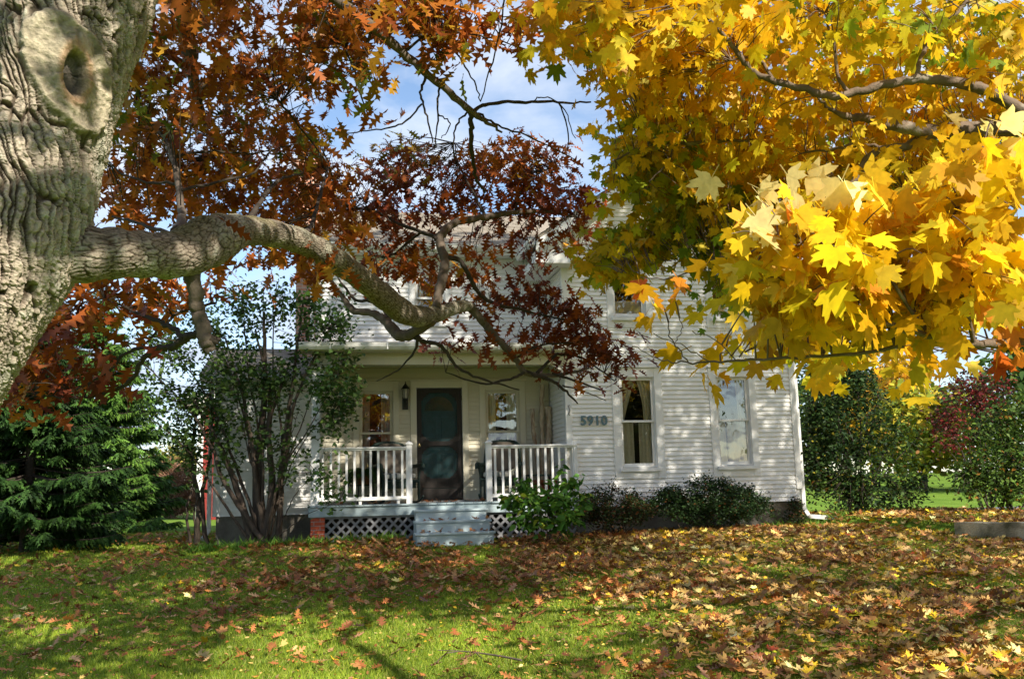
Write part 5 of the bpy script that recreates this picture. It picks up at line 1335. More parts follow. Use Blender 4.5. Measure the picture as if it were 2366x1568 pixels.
# ------------------------------------------------------------------ shrubs and trees of the yard
def shrub(name, label, cat, base, stems, tips_blobs, tables, tmpl, size, mt, stemmat, group=None, per=(5, 10), spread=0.1, droop=(-0.3, 1.0), ud=0.8, stem_r=0.02, crownname='foliage', bend=0.12, straight=0.0, twl=0.5, dens=1.0):
    """stems: picture (x,y) targets; blobs of leaves on twigs joined to the nearest stem point"""
    bx = np.array([base[0], base[1], float(gz(base[0], base[1]))])
    root = tag(empty(name, bx), label, cat, group)
    off = tuple(-bx)
    sm = MB(); pts_all = []
    for st_ in stems:
        x, y, d = st_[:3]; r = st_[3] if len(st_) > 3 else stem_r
        tip = ray(x, y, d); b0 = bx + np.array([RNG.normal(0, 0.10), RNG.normal(0, 0.06), -0.08])
        mids = [b0]
        for t in (0.3, 0.6):
            q = b0 + (tip - b0) * t + RNG.normal(0, bend * np.linalg.norm(tip - b0) * 0.25, 3) * np.array([1, 0.6, 0.4])
            q[2] += 0.16 * (1 - straight) * np.linalg.norm(tip - b0) * (0.5 - abs(t - 0.5)) * 1.2
            mids.append(q)
        p = smooth_path(mids + [tip], 6, 0.008)
        sm.tube(p, np.linspace(r, r * 0.22, len(p)), 7); pts_all.append(p[3:])
    Q = np.vstack(pts_all)
    C, bi = blob_points(tips_blobs, RNG, dens); nn = nearest(C, Q)
    pos = []; colr = []; sz = []
    rag = rng_off = RNG.uniform(0, 50)
    for i, c in enumerate(C):
        if dens > 2.0 and mnoise.noise(Vector((c[0] * 1.9 + rag, c[1] * 1.9, c[2] * 1.9))) < (-0.12 if size > 0.06 else -0.35): continue
        q = Q[nn[i]]; L = np.linalg.norm(q - c)
        s = c + (q - c) * min(1.0, twl / max(L, 1e-6)) if twl else q
        pp = smooth_path([s, (s + c) / 2 + RNG.normal(0, 0.05 * min(L, 1), 3), c], 3)
        sm.tube(pp, np.linspace(min(0.006, stem_r * 0.3), 0.0022, len(pp)), 4, caps=False)
        b = tips_blobs[bi[i]]; tb = tables[b[7]] if len(b) > 7 else tables['a']
        for _ in range(RNG.integers(*per)):
            t = RNG.uniform(0.2, 1)
            pos.append(s + (c - s) * t + RNG.normal(0, spread, 3)); colr.append(pick_cols(1, tb)[0]); sz.append(size * RNG.uniform(0.6, 1.25))
    o = sm.build('stems', stemmat, root); o.location = off
    if pos:
        pos = np.array(pos); X, Y, Z = leaf_frames(len(pos), droop, ud)
        o = leaves(crownname, pos, X, Y, Z, np.array(sz), np.array(colr), tmpl, mt, root); o.location = off
    return root

LT = {'a': [((0.06, 0.105, 0.022), 5), ((0.09, 0.15, 0.03), 3), ((0.03, 0.065, 0.02), 3), ((0.12, 0.19, 0.035), 0.8)], 'b': [((0.085, 0.17, 0.03), 4), ((0.05, 0.10, 0.025), 3), ((0.14, 0.22, 0.04), 1)]}
lb = ray(602, 1247, 16.35)
shrub('lilac_bush', 'tall old lilac with many bare bent stems and sparse dark leaves before the side wing', 'bush', lb,
      [(610, 720, 16.2, 0.10), (590, 760, 16.3, 0.07), (660, 860, 16.2, 0.085), (760, 760, 16.1, 0.055), (700, 700, 16.1, 0.06), (520, 780, 16.4, 0.06), (430, 900, 16.5, 0.075), (355, 860, 16.4, 0.05), (395, 800, 16.5, 0.035), (330, 950, 16.4, 0.03), (470, 720, 16.6, 0.03),
       (560, 690, 16.5, 0.03), (640, 650, 16.3, 0.03), (730, 890, 16.0, 0.025), (790, 840, 15.9, 0.02), (820, 900, 15.9, 0.018), (690, 950, 16.0, 0.02), (540, 900, 16.2, 0.025), (480, 980, 16.3, 0.02), (740, 1080, 15.8, 0.014), (800, 1150, 15.6, 0.012)],
      [(760, 720, 60, 60, 16.1, 0.3, 26, 'b'), (790, 800, 40, 60, 16.0, 0.25, 14, 'a'), (700, 760, 50, 90, 16.2, 0.3, 26, 'a'), (790, 920, 50, 50, 15.8, 0.2, 26, 'a'), (760, 980, 50, 40, 15.8, 0.2, 14, 'a'), (600, 700, 90, 50, 16.3, 0.4, 30, 'a'), (520, 760, 90, 70, 16.4, 0.4, 32, 'a'), (430, 780, 90, 70, 16.4, 0.4, 32, 'a'),
       (350, 790, 60, 70, 16.4, 0.3, 18, 'a'), (370, 930, 60, 60, 16.4, 0.3, 24, 'a'), (420, 1010, 60, 40, 16.3, 0.3, 20, 'a'), (540, 870, 80, 60, 16.2, 0.4, 34, 'a'), (640, 880, 70, 50, 16.1, 0.3, 26, 'a'), (600, 980, 90, 60, 16.1, 0.3, 22, 'a'), (480, 900, 60, 50, 16.3, 0.3, 16, 'a'), (740, 880, 40, 40, 16, 0.2, 12, 'b'), (755, 1120, 40, 30, 15.7, 0.1, 10, 'b'), (440, 1090, 40, 40, 16.3, 0.2, 7, 'a'), (660, 1050, 60, 50, 16, 0.2, 12, 'a'), (520, 1050, 40, 50, 16.2, 0.2, 8, 'a')],
      LT, HEART, 0.078, M['gleaf'], M['lilacbark'], per=(9, 18), spread=0.12, twl=0.6, dens=1.6)

sb_ = ray(464, 1240, 16.9)
shrub('sapling', 'dark stemmed sapling standing at the left corner of the house', 'tree', sb_, [(458, 920, 16.9, 0.06), (486, 900, 17.0, 0.045), (420, 980, 16.9, 0.03), (500, 980, 16.9, 0.02)],
      [(450, 940, 50, 50, 16.9, 0.3, 30, 'a'), (500, 960, 40, 50, 16.9, 0.3, 22, 'a'), (420, 1000, 40, 40, 16.9, 0.2, 18, 'a'), (440, 1060, 30, 30, 16.9, 0.2, 8, 'a')], LT, HEART, 0.078, M['gleaf'], M['lilacbark'], per=(8, 14), straight=0.8)
hb = ray(1265, 1246, 15.9)
shrub('hydrangea', 'leafy green hydrangea with broad leaves beside the porch steps', 'bush', hb,
      [(1180, 1150, 15.7), (1210, 1120, 15.8), (1245, 1110, 15.8), (1290, 1085, 15.8), (1320, 1110, 15.9), (1345, 1150, 15.9), (1230, 1150, 15.6), (1280, 1150, 15.6), (1320, 1190, 15.6), (1190, 1190, 15.6), (1255, 1090, 15.8)],
      [(1180, 1155, 20, 20, 15.7, 0.1, 6), (1210, 1150, 30, 36, 15.7, 0.2, 14), (1260, 1150, 44, 30, 15.7, 0.2, 20), (1310, 1140, 30, 34, 15.8, 0.2, 13), (1345, 1160, 20, 22, 15.8, 0.1, 7), (1230, 1200, 44, 22, 15.6, 0.15, 12), (1310, 1200, 40, 22, 15.6, 0.15, 11), (1290, 1085, 6, 6, 15.8, 0.05, 1), (1195, 1115, 8, 6, 15.8, 0.05, 2), (1345, 1115, 10, 6, 15.8, 0.05, 2)],
      {'a': [((0.075, 0.19, 0.025), 5), ((0.13, 0.26, 0.03), 3), ((0.05, 0.13, 0.02), 2), ((0.32, 0.36, 0.03), 0.6)]}, OVAL, 0.135, M['gleaf'], M['twig'], per=(4, 7), spread=0.06, stem_r=0.009, droop=(-0.1, 0.9), straight=0.6, crownname='leaves', twl=0.3, dens=1.9)
EG = {'a': [((0.022, 0.05, 0.014), 5), ((0.04, 0.08, 0.02), 3), ((0.015, 0.03, 0.01), 3), ((0.20, 0.07, 0.02), 0.25)], 'r': [((0.035, 0.06, 0.015), 3), ((0.14, 0.05, 0.02), 1.5), ((0.02, 0.04, 0.012), 3)]}
def low_shrub(label, bx, by, d, x0, x1, ytop, n, key):
    b = ray(bx, by, d); mx_ = (x0 + x1) / 2; w_ = (x1 - x0) / 2
    stems = [(x, ytop + 14 + 60 * ((x - mx_) / w_) ** 2 + RNG.uniform(-14, 14), d + RNG.uniform(-0.2, 0.3)) for x in np.linspace(x0 + 8, x1 - 8, max(5, int(w_ / 6)))]
    h = (by - ytop)
    bl = [(mx_, ytop + h * 0.34, w_ * 0.68, h * 0.24, d, 0.25, int(n * 0.36), key), (mx_ - w_ * 0.45, ytop + h * 0.5, w_ * 0.45, h * 0.24, d, 0.2, int(n * 0.2), key), (mx_ + w_ * 0.45, ytop + h * 0.52, w_ * 0.45, h * 0.24, d, 0.2, int(n * 0.2), key), (mx_, ytop + h * 0.68, w_ * 0.75, h * 0.2, d - 0.15, 0.2, int(n * 0.24), key)]
    for s in stems: bl.append((s[0], s[1], 7, 10, s[2], 0.04, 3, key))
    return shrub('evergreen_shrub', label, 'shrub', b, stems, bl, EG, OVAL, 0.045, M['gleaf'], M['darktwig'], 'low shrubs along the house foundation', per=(10, 18), spread=0.055, stem_r=0.010, droop=(-1.2, 0.6), straight=0.8, twl=0.25, dens=3.2)
low_shrub('wide dark evergreen shrub under the two ground floor windows', 1645, 1222, 16.9, 1490, 1790, 1104, 330, 'a')
low_shrub('smaller thin shrub with reddish leaves between hydrangea and wide evergreen', 1420, 1228, 16.6, 1325, 1510, 1122, 150, 'r')
low_shrub('little scraggly shrub at the corner downspout', 1836, 1205, 17.6, 1815, 1862, 1150, 9, 'r')

RT = {'d': [((0.018, 0.042, 0.012), 5), ((0.032, 0.068, 0.015), 3), ((0.07, 0.11, 0.018), 1), ((0.30, 0.26, 0.03), 0.3)], 'g': [((0.05, 0.10, 0.016), 4), ((0.09, 0.15, 0.02), 3), ((0.03, 0.06, 0.014), 2), ((0.28, 0.12, 0.02), 0.5)],
      'm': [((0.13, 0.016, 0.018), 5), ((0.20, 0.025, 0.02), 2), ((0.06, 0.03, 0.02), 2), ((0.08, 0.11, 0.02), 1.2)], 'y': [((0.46, 0.30, 0.02), 4), ((0.30, 0.28, 0.03), 3), ((0.16, 0.20, 0.03), 2)]}
cb = ray(1985, 1196, 19.0)
shrub('tall_shrub', 'tall dark leafy shrub at the right end of the house', 'bush', cb,
      [(1900, 860, 19, 0.03), (1940, 830, 19.1, 0.035), (1980, 880, 19, 0.03), (2030, 920, 18.9, 0.03), (2080, 980, 18.9, 0.028), (2120, 1010, 18.8, 0.025), (1890, 960, 18.8, 0.025), (1870, 1050, 18.7, 0.02), (2140, 1090, 18.6, 0.02), (2000, 1000, 18.7, 0.03), (1940, 1000, 18.7, 0.025), (2060, 1060, 18.6, 0.02), (1960, 1080, 18.5, 0.02), (1990, 1100, 18.5, 0.02)],
      [(1910, 850, 50, 50, 19.1, 0.4, 70, 'd'), (1900, 950, 50, 60, 18.9, 0.4, 60, 'd'), (1960, 960, 60, 80, 18.9, 0.4, 90, 'd'), (1880, 1040, 36, 50, 18.8, 0.3, 36, 'd'), (1940, 1070, 60, 60, 18.8, 0.4, 64, 'd'), (2020, 1010, 50, 50, 18.8, 0.4, 34, 'd'), (2090, 1000, 44, 44, 18.7, 0.3, 16, 'g'), (2060, 1090, 50, 40, 18.6, 0.3, 24, 'g'), (2120, 1090, 28, 36, 18.6, 0.3, 10, 'g'), (1900, 1120, 50, 30, 18.6, 0.3, 22, 'g'), (2120, 1150, 40, 24, 18.4, 0.3, 14, 'g'), (1980, 1130, 60, 30, 18.5, 0.3, 44, 'd'), (1930, 1160, 60, 24, 18.4, 0.3, 26, 'd'), (2040, 1150, 60, 30, 18.4, 0.3, 34, 'd'), (2000, 1180, 70, 14, 18.3, 0.2, 20, 'd'), (1985, 880, 50, 50, 19.1, 0.3, 40, 'd'), (2050, 940, 30, 30, 18.9, 0.3, 8, 'd'), (1870, 900, 22, 60, 18.9, 0.3, 34, 'd'), (1890, 1000, 40, 60, 18.7, 0.3, 60, 'd'), (1930, 930, 60, 70, 18.8, 0.3, 60, 'd'), (1880, 1110, 30, 50, 18.5, 0.2, 40, 'd')],
      RT, OVAL, 0.085, M['gleaf'], M['darktwig'], per=(8, 14), spread=0.13, straight=0.5, twl=0.5, dens=2.2)
rb = ray(2290, 1190, 20.5)
shrub('burgundy_shrub', 'dark red leaved shrub with arching stems beyond the low concrete wall', 'bush', rb,
      [(2180, 960, 20.5, 0.03), (2200, 900, 20.6, 0.025), (2230, 880, 20.7, 0.025), (2270, 870, 20.7, 0.025), (2150, 1000, 20.4, 0.02), (2320, 900, 20.6, 0.02)],
      [(2190, 950, 40, 50, 20.5, 0.3, 34, 'm'), (2240, 900, 50, 40, 20.6, 0.3, 44, 'm'), (2290, 900, 40, 50, 20.6, 0.3, 34, 'm'), (2200, 1010, 36, 26, 20.4, 0.3, 14, 'm'), (2260, 960, 50, 40, 20.5, 0.3, 30, 'm')],
      RT, OVAL, 0.085, M['gleaf'], M['darktwig'], per=(7, 12), spread=0.13, straight=0.3, dens=2.2)
gb = ray(2330, 1190, 17.8)
shrub('green_shrub', 'bushy green shrub at the right edge above the low concrete wall', 'bush', gb,
      [(2250, 1020, 17.8, 0.02), (2300, 960, 17.9, 0.025), (2350, 940, 17.9, 0.025), (2230, 1090, 17.7, 0.018), (2400, 980, 17.9, 0.02), (2280, 1080, 17.6, 0.02), (2340, 1060, 17.6, 0.02)],
      [(2280, 1010, 50, 50, 17.8, 0.3, 60, 'g'), (2340, 970, 50, 50, 17.9, 0.3, 54, 'g'), (2260, 1090, 50, 40, 17.6, 0.3, 46, 'g'), (2340, 1080, 60, 60, 17.7, 0.3, 70, 'g'), (2250, 1140, 40, 26, 17.5, 0.2, 22, 'g'), (2330, 1140, 50, 26, 17.6, 0.2, 24, 'g'), (2420, 1040, 40, 90, 17.9, 0.3, 30, 'g')],
      RT, OVAL, 0.085, M['gleaf'], M['darktwig'], per=(8, 14), spread=0.12, straight=0.4, dens=2.2)

# bare brown bush and a yellowing one far left
BT = {'b': [((0.36, 0.20, 0.12), 4), ((0.26, 0.13, 0.08), 3)], 'y': [((0.34, 0.30, 0.05), 3), ((0.20, 0.22, 0.05), 3), ((0.45, 0.36, 0.08), 1)]}
bb = ray(395, 1196, 45.0)
shrub('brown_bush', 'dense leafless brown twiggy bush far across the lawn', 'bush', bb,
      [(x, y, 45 + RNG.uniform(-0.8, 0.8), 0.02) for x, y in [(318, 1130), (325, 1100), (340, 1080), (360, 1070), (385, 1065), (410, 1065), (440, 1075), (465, 1100), (480, 1130), (330, 1150), (350, 1120), (400, 1100), (430, 1110), (375, 1110)] for _ in range(4)],
      [(330, 1130, 24, 40, 44.8, 0.5, 90, 'b'), (370, 1110, 44, 40, 44.8, 0.6, 170, 'b'), (430, 1120, 50, 44, 44.8, 0.6, 170, 'b'), (400, 1165, 70, 24, 44.3, 0.5, 150, 'b')],
      BT, mirror([(0, 0.03), (0.6, 0.02), (1.0, 0)]), 0.5, M['gleaf'], M['twig'], per=(10, 16), spread=0.18, droop=(-1.5, 0.4), straight=0.2, twl=0.8, crownname='dead_twigs')
yb = ray(415, 1150, 52.0)
shrub('yellowing_bush', 'olive yellow bush rising behind the brown twiggy bush', 'bush', yb, [(350, 1060, 52, 0.05), (390, 1040, 52, 0.05), (430, 1045, 52, 0.05), (460, 1060, 52, 0.05)],
      [(360, 1070, 34, 26, 52, 0.6, 70, 'y'), (400, 1060, 44, 24, 52, 0.6, 90, 'y'), (450, 1070, 34, 30, 52, 0.6, 70, 'y')], BT, OVAL, 0.2, M['gleaf'], M['twig'], per=(10, 16), spread=0.3, twl=0.6)
yb = ray(292, 1180, 60.0)
shrub('small_far_bush', 'small yellowish bush at the far edge of the lawn', 'bush', yb, [(285, 1145, 60, 0.03), (300, 1140, 60, 0.03), (312, 1150, 60, 0.03)],
      [(285, 1155, 16, 16, 60, 0.5, 40, 'y'), (305, 1152, 16, 18, 60, 0.5, 40, 'y')], BT, OVAL, 0.2, M['gleaf'], M['twig'], per=(8, 12), spread=0.3, twl=0.6)

def spruce(label, base_px, d, height, width, dens, light, lowest=0.06, lean=0.0):
    b = ray(base_px[0], base_px[1], d); b[2] = float(gz(b[0], b[1]))
    root = tag(empty('spruce_tree', b), label, 'tree', 'spruces left of the house')
    off = tuple(-b)
    tr = MB(); tr.tube([b - np.array([0, 0, 0.2]), b + np.array([0, 0, height * 0.5]), b + np.array([0, 0, height])], [0.2 * height / 8, 0.1 * height / 8, 0.01], 8)
    pos = []; Xs = []; Zs = []; sz = []
    nw_ = int(height / 0.075)
    for i in range(nw_):
        t = lowest + (1 - lowest) * (i + RNG.uniform(0, 1)) / nw_; zc = t * height
        L = width * (1 - t) ** 0.65 * RNG.uniform(0.75, 1.12) + 0.06
        for k in range(RNG.integers(5, 9)):
            a = RNG.uniform(0, 2 * math.pi); dirx = np.array([math.cos(a), math.sin(a), 0])
            Lk = L * RNG.uniform(0.7, 1.1); P0 = b + np.array([0, 0, zc])
            pts = [P0 + dirx * Lk * s + np.array([0, 0, -0.28 * Lk * s + 0.26 * Lk * s * s]) for s in (0, 0.35, 0.7, 1)]
            tr.tube(smooth_path(pts, 2), np.linspace(0.018, 0.004, 7) * max(0.5, Lk / 1.5), 4, caps=False)
            ns = int(Lk * dens * 3.0) + 4
            for s in RNG.uniform(0.12, 1.0, ns) ** 0.8:
                p = P0 + dirx * Lk * s + np.array([0, 0, -0.28 * Lk * s + 0.26 * Lk * s * s])
                side = np.array([-dirx[1], dirx[0], 0]) * RNG.choice([-1, 1]) * RNG.uniform(0.2, 1.0)
                ax = dirx * 0.8 + side + np.array([0, 0, -RNG.uniform(0.15, 0.8)]); ax /= np.linalg.norm(ax)
                pos.append(p); Xs.append(ax); sz.append(RNG.uniform(0.15, 0.31) * min(1.0, 0.35 + Lk * 0.5))
    o = tr.build('trunk', M['darktwig'], root); o.location = off
    X = np.array(Xs); n = len(X); up = np.stack([RNG.normal(0, 0.5, n), RNG.normal(0, 0.5, n), np.ones(n)], 1)
    Z = up - X * (up * X).sum(1)[:, None]; Z /= np.linalg.norm(Z, axis=1)[:, None]; Y = np.cross(Z, X)
    tb = [((0.024, 0.060, 0.012), 4), ((0.045, 0.10, 0.018), 3), ((0.016, 0.038, 0.010), 2)] if not light else [((0.07, 0.15, 0.02), 4), ((0.11, 0.20, 0.03), 3), ((0.045, 0.10, 0.02), 2)]  # the lighter table puts sunshine into the foliage colour of the rear spruces
    o = leaves('foliage', np.array(pos), X, Y, Z, np.array(sz), pick_cols(n, tb, vj=0.25), SPRAY, M['needle'], root, fold=-0.3, curl=0.5); o.location = off
    return root
spruce('dark full spruce standing at the left edge of the lawn', (60, 1262), 16.6, 5.0, 1.75, 24, False)
spruce('lighter green sunlit spruce behind the dark one', (222, 1198), 25.0, 6.4, 2.1, 22, True, 0.02)
spruce('tall lighter spruce half hidden behind the two others', (60, 1200), 30.0, 6.5, 2.6, 16, True, 0.02)

# far trees and things on the right, beyond the road
def far_tree(label, px, py, d, h, w, tb, n=240, leaf=0.35, group='trees beyond the road', name='far_tree', bare=False):
    b = ray(px, py, d); b[2] = float(gz(b[0], b[1])) - 0.1
    root = tag(empty(name, b), label, 'tree', group); off = tuple(-b)
    tr = MB(); tr.tube([b, b + np.array([0.1, 0, h * 0.3]), b + np.array([0, 0.1, h * 0.8])], [0.035 * h, 0.028 * h, 0.008 * h], 8)
    C = []
    for _ in range(n):
        a = RNG.uniform(0, 2 * math.pi); r = w * math.sqrt(RNG.uniform(0, 1)); z = RNG.uniform(0, 1)
        env = math.sin(math.pi * (0.12 + 0.85 * z)) ** 0.6
        C.append(b + np.array([r * math.cos(a) * env, r * math.sin(a) * env, h * (0.22 + 0.78 * z)]))
    C = np.array(C); keep = np.array([mnoise.noise(Vector(c * (1.6 / w))) > -0.22 for c in C]); C = C[keep]
    for c in C[::3]:
        s = b + np.array([0, 0, max(h * 0.2, (c[2] - b[2]) * 0.6)]); tr.tube(smooth_path([s, (s + c) / 2 + np.array([0, 0, 0.05 * h]), c], 2), np.linspace(0.010 * h, 0.003, 5), 4, caps=False)
    o = tr.build('trunk', M['twig'], root); o.location = off
    if not bare:
        k = 14; pos = np.repeat(C, k, 0) + RNG.normal(0, w * 0.11, (len(C) * k, 3)); X, Y, Z = leaf_frames(len(pos), (-0.3, 1.0), 0.8)
        o = leaves('crown', pos, X, Y, Z, leaf * RNG.uniform(0.6, 1.2, len(pos)), pick_cols(len(pos), tb), OVAL, M['gleaf'], root); o.location = off
    return root
YG = [((0.36, 0.34, 0.03), 4), ((0.24, 0.30, 0.03), 3), ((0.48, 0.34, 0.03), 2)]
OG = [((0.55, 0.26, 0.02), 4), ((0.50, 0.34, 0.03), 3)]
DG = [((0.05, 0.06, 0.015), 4), ((0.13, 0.10, 0.02), 2), ((0.20, 0.13, 0.02), 1)]
GG = [((0.07, 0.13, 0.03), 4), ((0.12, 0.18, 0.03), 3)]
far_tree('yellow green tree over the far lawn right of the tall dark shrub', 2135, 1120, 40, 4.2, 2.4, YG)
far_tree('orange yellow tree showing through the gap above the tall dark shrub', 2090, 1120, 55, 6.5, 3.0, OG)
far_tree('bare little tree standing in the far lawn', 2208, 1102, 48, 2.6, 1.3, GG, 60, bare=True)
far_tree('broad green tree at the right edge beyond the burgundy shrub', 2400, 1130, 36, 5.6, 2.6, GG)
far_tree('yellow leaved tree in the row behind the bare little tree', 2250, 1096, 75, 6.0, 3.6, YG, 200, 0.5)
far_tree('green tree far behind the end of the house', 1960, 1120, 60, 7, 4.2, GG, 260, 0.5)
far_tree('olive tree far behind the tall dark shrub', 2030, 1110, 80, 8, 4.6, YG, 220, 0.6)

for px_, py_, h_, w_, tb_, lb_ in ((13, -4, 8.5, 3.2, DG, 'dark olive tree across the road, mirrored in the right windows'), (19, -13, 10, 4, GG, 'green tree across the road farthest from the oak'), (5.6, -17, 8.0, 2.3, OT['dark'], 'russet tree across the road, mirrored in the porch window'), (-4, -18, 9, 4, YG, 'yellow green tree across the road opposite the oak'), (27, -8, 9, 4, YG, 'yellow tree across the road at the far right')):
    b_ = np.array([px_, py_]); rr_ = far_tree(lb_, 1200, 1300, 20, h_, w_, tb_, 260, 0.42, 'trees across the road'); rr_.location = (px_, py_, float(gz(px_, py_)))

# red barn behind the house on the left
bn_p = ray(457, 1150, 38.0)
barn = tag(empty('red_barn', (bn_p[0], bn_p[1], float(gz(bn_p[0], bn_p[1]))), 0.12), 'red barn with white trim glimpsed behind the left end of the house', 'barn')
MB().box(0.06, 6, 0, 8, 0, 4.6).prism([(0.06, 4.6), (6, 4.6), (3, 6.0)], 0, 8).build('wall', M['barnred'], barn)
b_ = MB().box(-0.06, 0.16, -0.03, 0.19, 0, 4.5).box(5.9, 6.1, -0.03, 0.19, 0, 4.5).box(-0.5, 6.5, -0.35, -0.04, 4.5, 4.85)
b_.build('trim', M['trim'], barn)
rb_ = MB(); slab(rb_, (-0.6, -0.4, 4.4), (-0.6, 8.3, 4.4), (3, 8.3, 6.1), (3, -0.4, 6.1), 0.12); slab(rb_, (6.6, -0.4, 4.4), (6.6, 8.3, 4.4), (3, 8.3, 6.1), (3, -0.4, 6.1), 0.12)
rb_.build('roof', M['shingle'], barn)

# low concrete wall on the right
cw = MB(); A_, B_ = Vector((6.95, 15.5)), Vector((8.9, 12.15)); n_ = (B_ - A_).normalized(); s_ = Vector((-n_.y, n_.x)) * -1
V_ = []
for t in np.linspace(0, 1, 12):
    p = A_.lerp(B_, t) + Vector((random.uniform(-0.012, 0.012), random.uniform(-0.012, 0.012))); zb = float(gz(p.x, p.y)) - 0.3; zt = EYE - 0.62 + 0.012 * math.sin(t * 9) + random.uniform(-0.012, 0.012)
    for w0, zz in ((-0.12, zb), (-0.12, zt), (0.10, zt), (0.10, zb)):
        q = p - s_ * w0; V_.append((q.x, q.y, zz))
Fc_ = [(0, 1, 2, 3), (47, 46, 45, 44)] + [(i * 4 + k, (i + 1) * 4 + k, (i + 1) * 4 + (k + 1) % 4, i * 4 + (k + 1) % 4) for i in range(11) for k in range(4)]
o = cw.add(V_, Fc_).build('retaining_wall', M['wallconc'], bevel=0.015)
tag(o, 'low mossy concrete wall at the right edge of the leaf covered lawn', 'wall')
# twig fallen on the lawn
tw = MB()
def gp(px, py, d, dz=0.045):
    p = ray(px, py, d); p[2] = float(gz(p[0], p[1])) + dz; return p
def ground_hit(px, py):
    lo = np.array([0, 0, EYE]); r = ray(px, py, 1.0) - lo
    for d in np.linspace(5, 25, 2000):
        p = lo + r * d
        if p[2] < float(gz(p[0], p[1])): return np.array([p[0], p[1], float(gz(p[0], p[1])) + 0.05])
    return lo + r * 8
main_ = smooth_path([ground_hit(*q) for q in ((1205, 1540), (1150, 1529), (1100, 1522), (1060, 1518), (1012, 1516))], 4)
tw.tube(main_, np.linspace(0.009, 0.003, len(main_)), 6)
tw.tube([ground_hit(1100, 1522), ground_hit(1115, 1536)], [0.005, 0.003], 5).tube([ground_hit(1062, 1518), ground_hit(1030, 1524), ground_hit(1008, 1545)], [0.005, 0.004, 0.002], 5)
tag(tw.build('fallen_twig', M['twig']), 'thin grey forked twig lying on the lawn in front', 'twig')

# ------------------------------------------------------------------ things on the porch
FLOOR = -0.127
def pillow(name, loc, rot, w, d, h, mt, label, cat, n=22, group=None):
    V = []; Fc = []
    for j in range(n + 1):
        ph = -math.pi / 2 + math.pi * j / n
        for i in range(2 * n):
            th = math.pi * i / n
            e1, e2 = 0.45, 0.32
            sg = lambda x, e: math.copysign(abs(x) ** e, x)
            x = sg(math.cos(ph), e1) * sg(math.cos(th), e2); y = sg(math.cos(ph), e1) * sg(math.sin(th), e2); z = sg(math.sin(ph), e1)
            pf = 1 - 0.25 * (x * x + y * y) / 2
            V.append((x * w / 2, y * d / 2, z * h / 2 * pf + 0.006 * math.sin(x * 9) * math.cos(y * 7)))
    for j in range(n):
        for i in range(2 * n):
            Fc.append((j * 2 * n + i, j * 2 * n + (i + 1) % (2 * n), (j + 1) * 2 * n + (i + 1) % (2 * n), (j + 1) * 2 * n + i))
    o = MB().add(V, Fc, True).build(name, mt)
    o.matrix_world = rot
    return tag(o, label, cat, group)

M['backcushion'] = mat('taupe_cushion', (0.12, 0.10, 0.08), 0.95, 0.2, 3.0, stretch=(12, 1, 0.3))
def lattice_panel(mb, P00, P10, P11, P01, n=9, r=0.004):
    P00, P10, P11, P01 = map(Vector, (P00, P10, P11, P01))
    f = lambda a, b: (P00.lerp(P10, a)).lerp(P01.lerp(P11, a), b)
    for k in range(-n + 1, n):
        for sgn in (1, -1):
            pts = []
            for t in np.linspace(0, 1, 7):
                a = k / n + t; a = a if sgn > 0 else 1 - a
                if -0.001 <= a <= 1.001: pts.append(f(min(1, max(0, a)), t))
            if len(pts) > 1: mb.tube(pts, r, 4, caps=False)

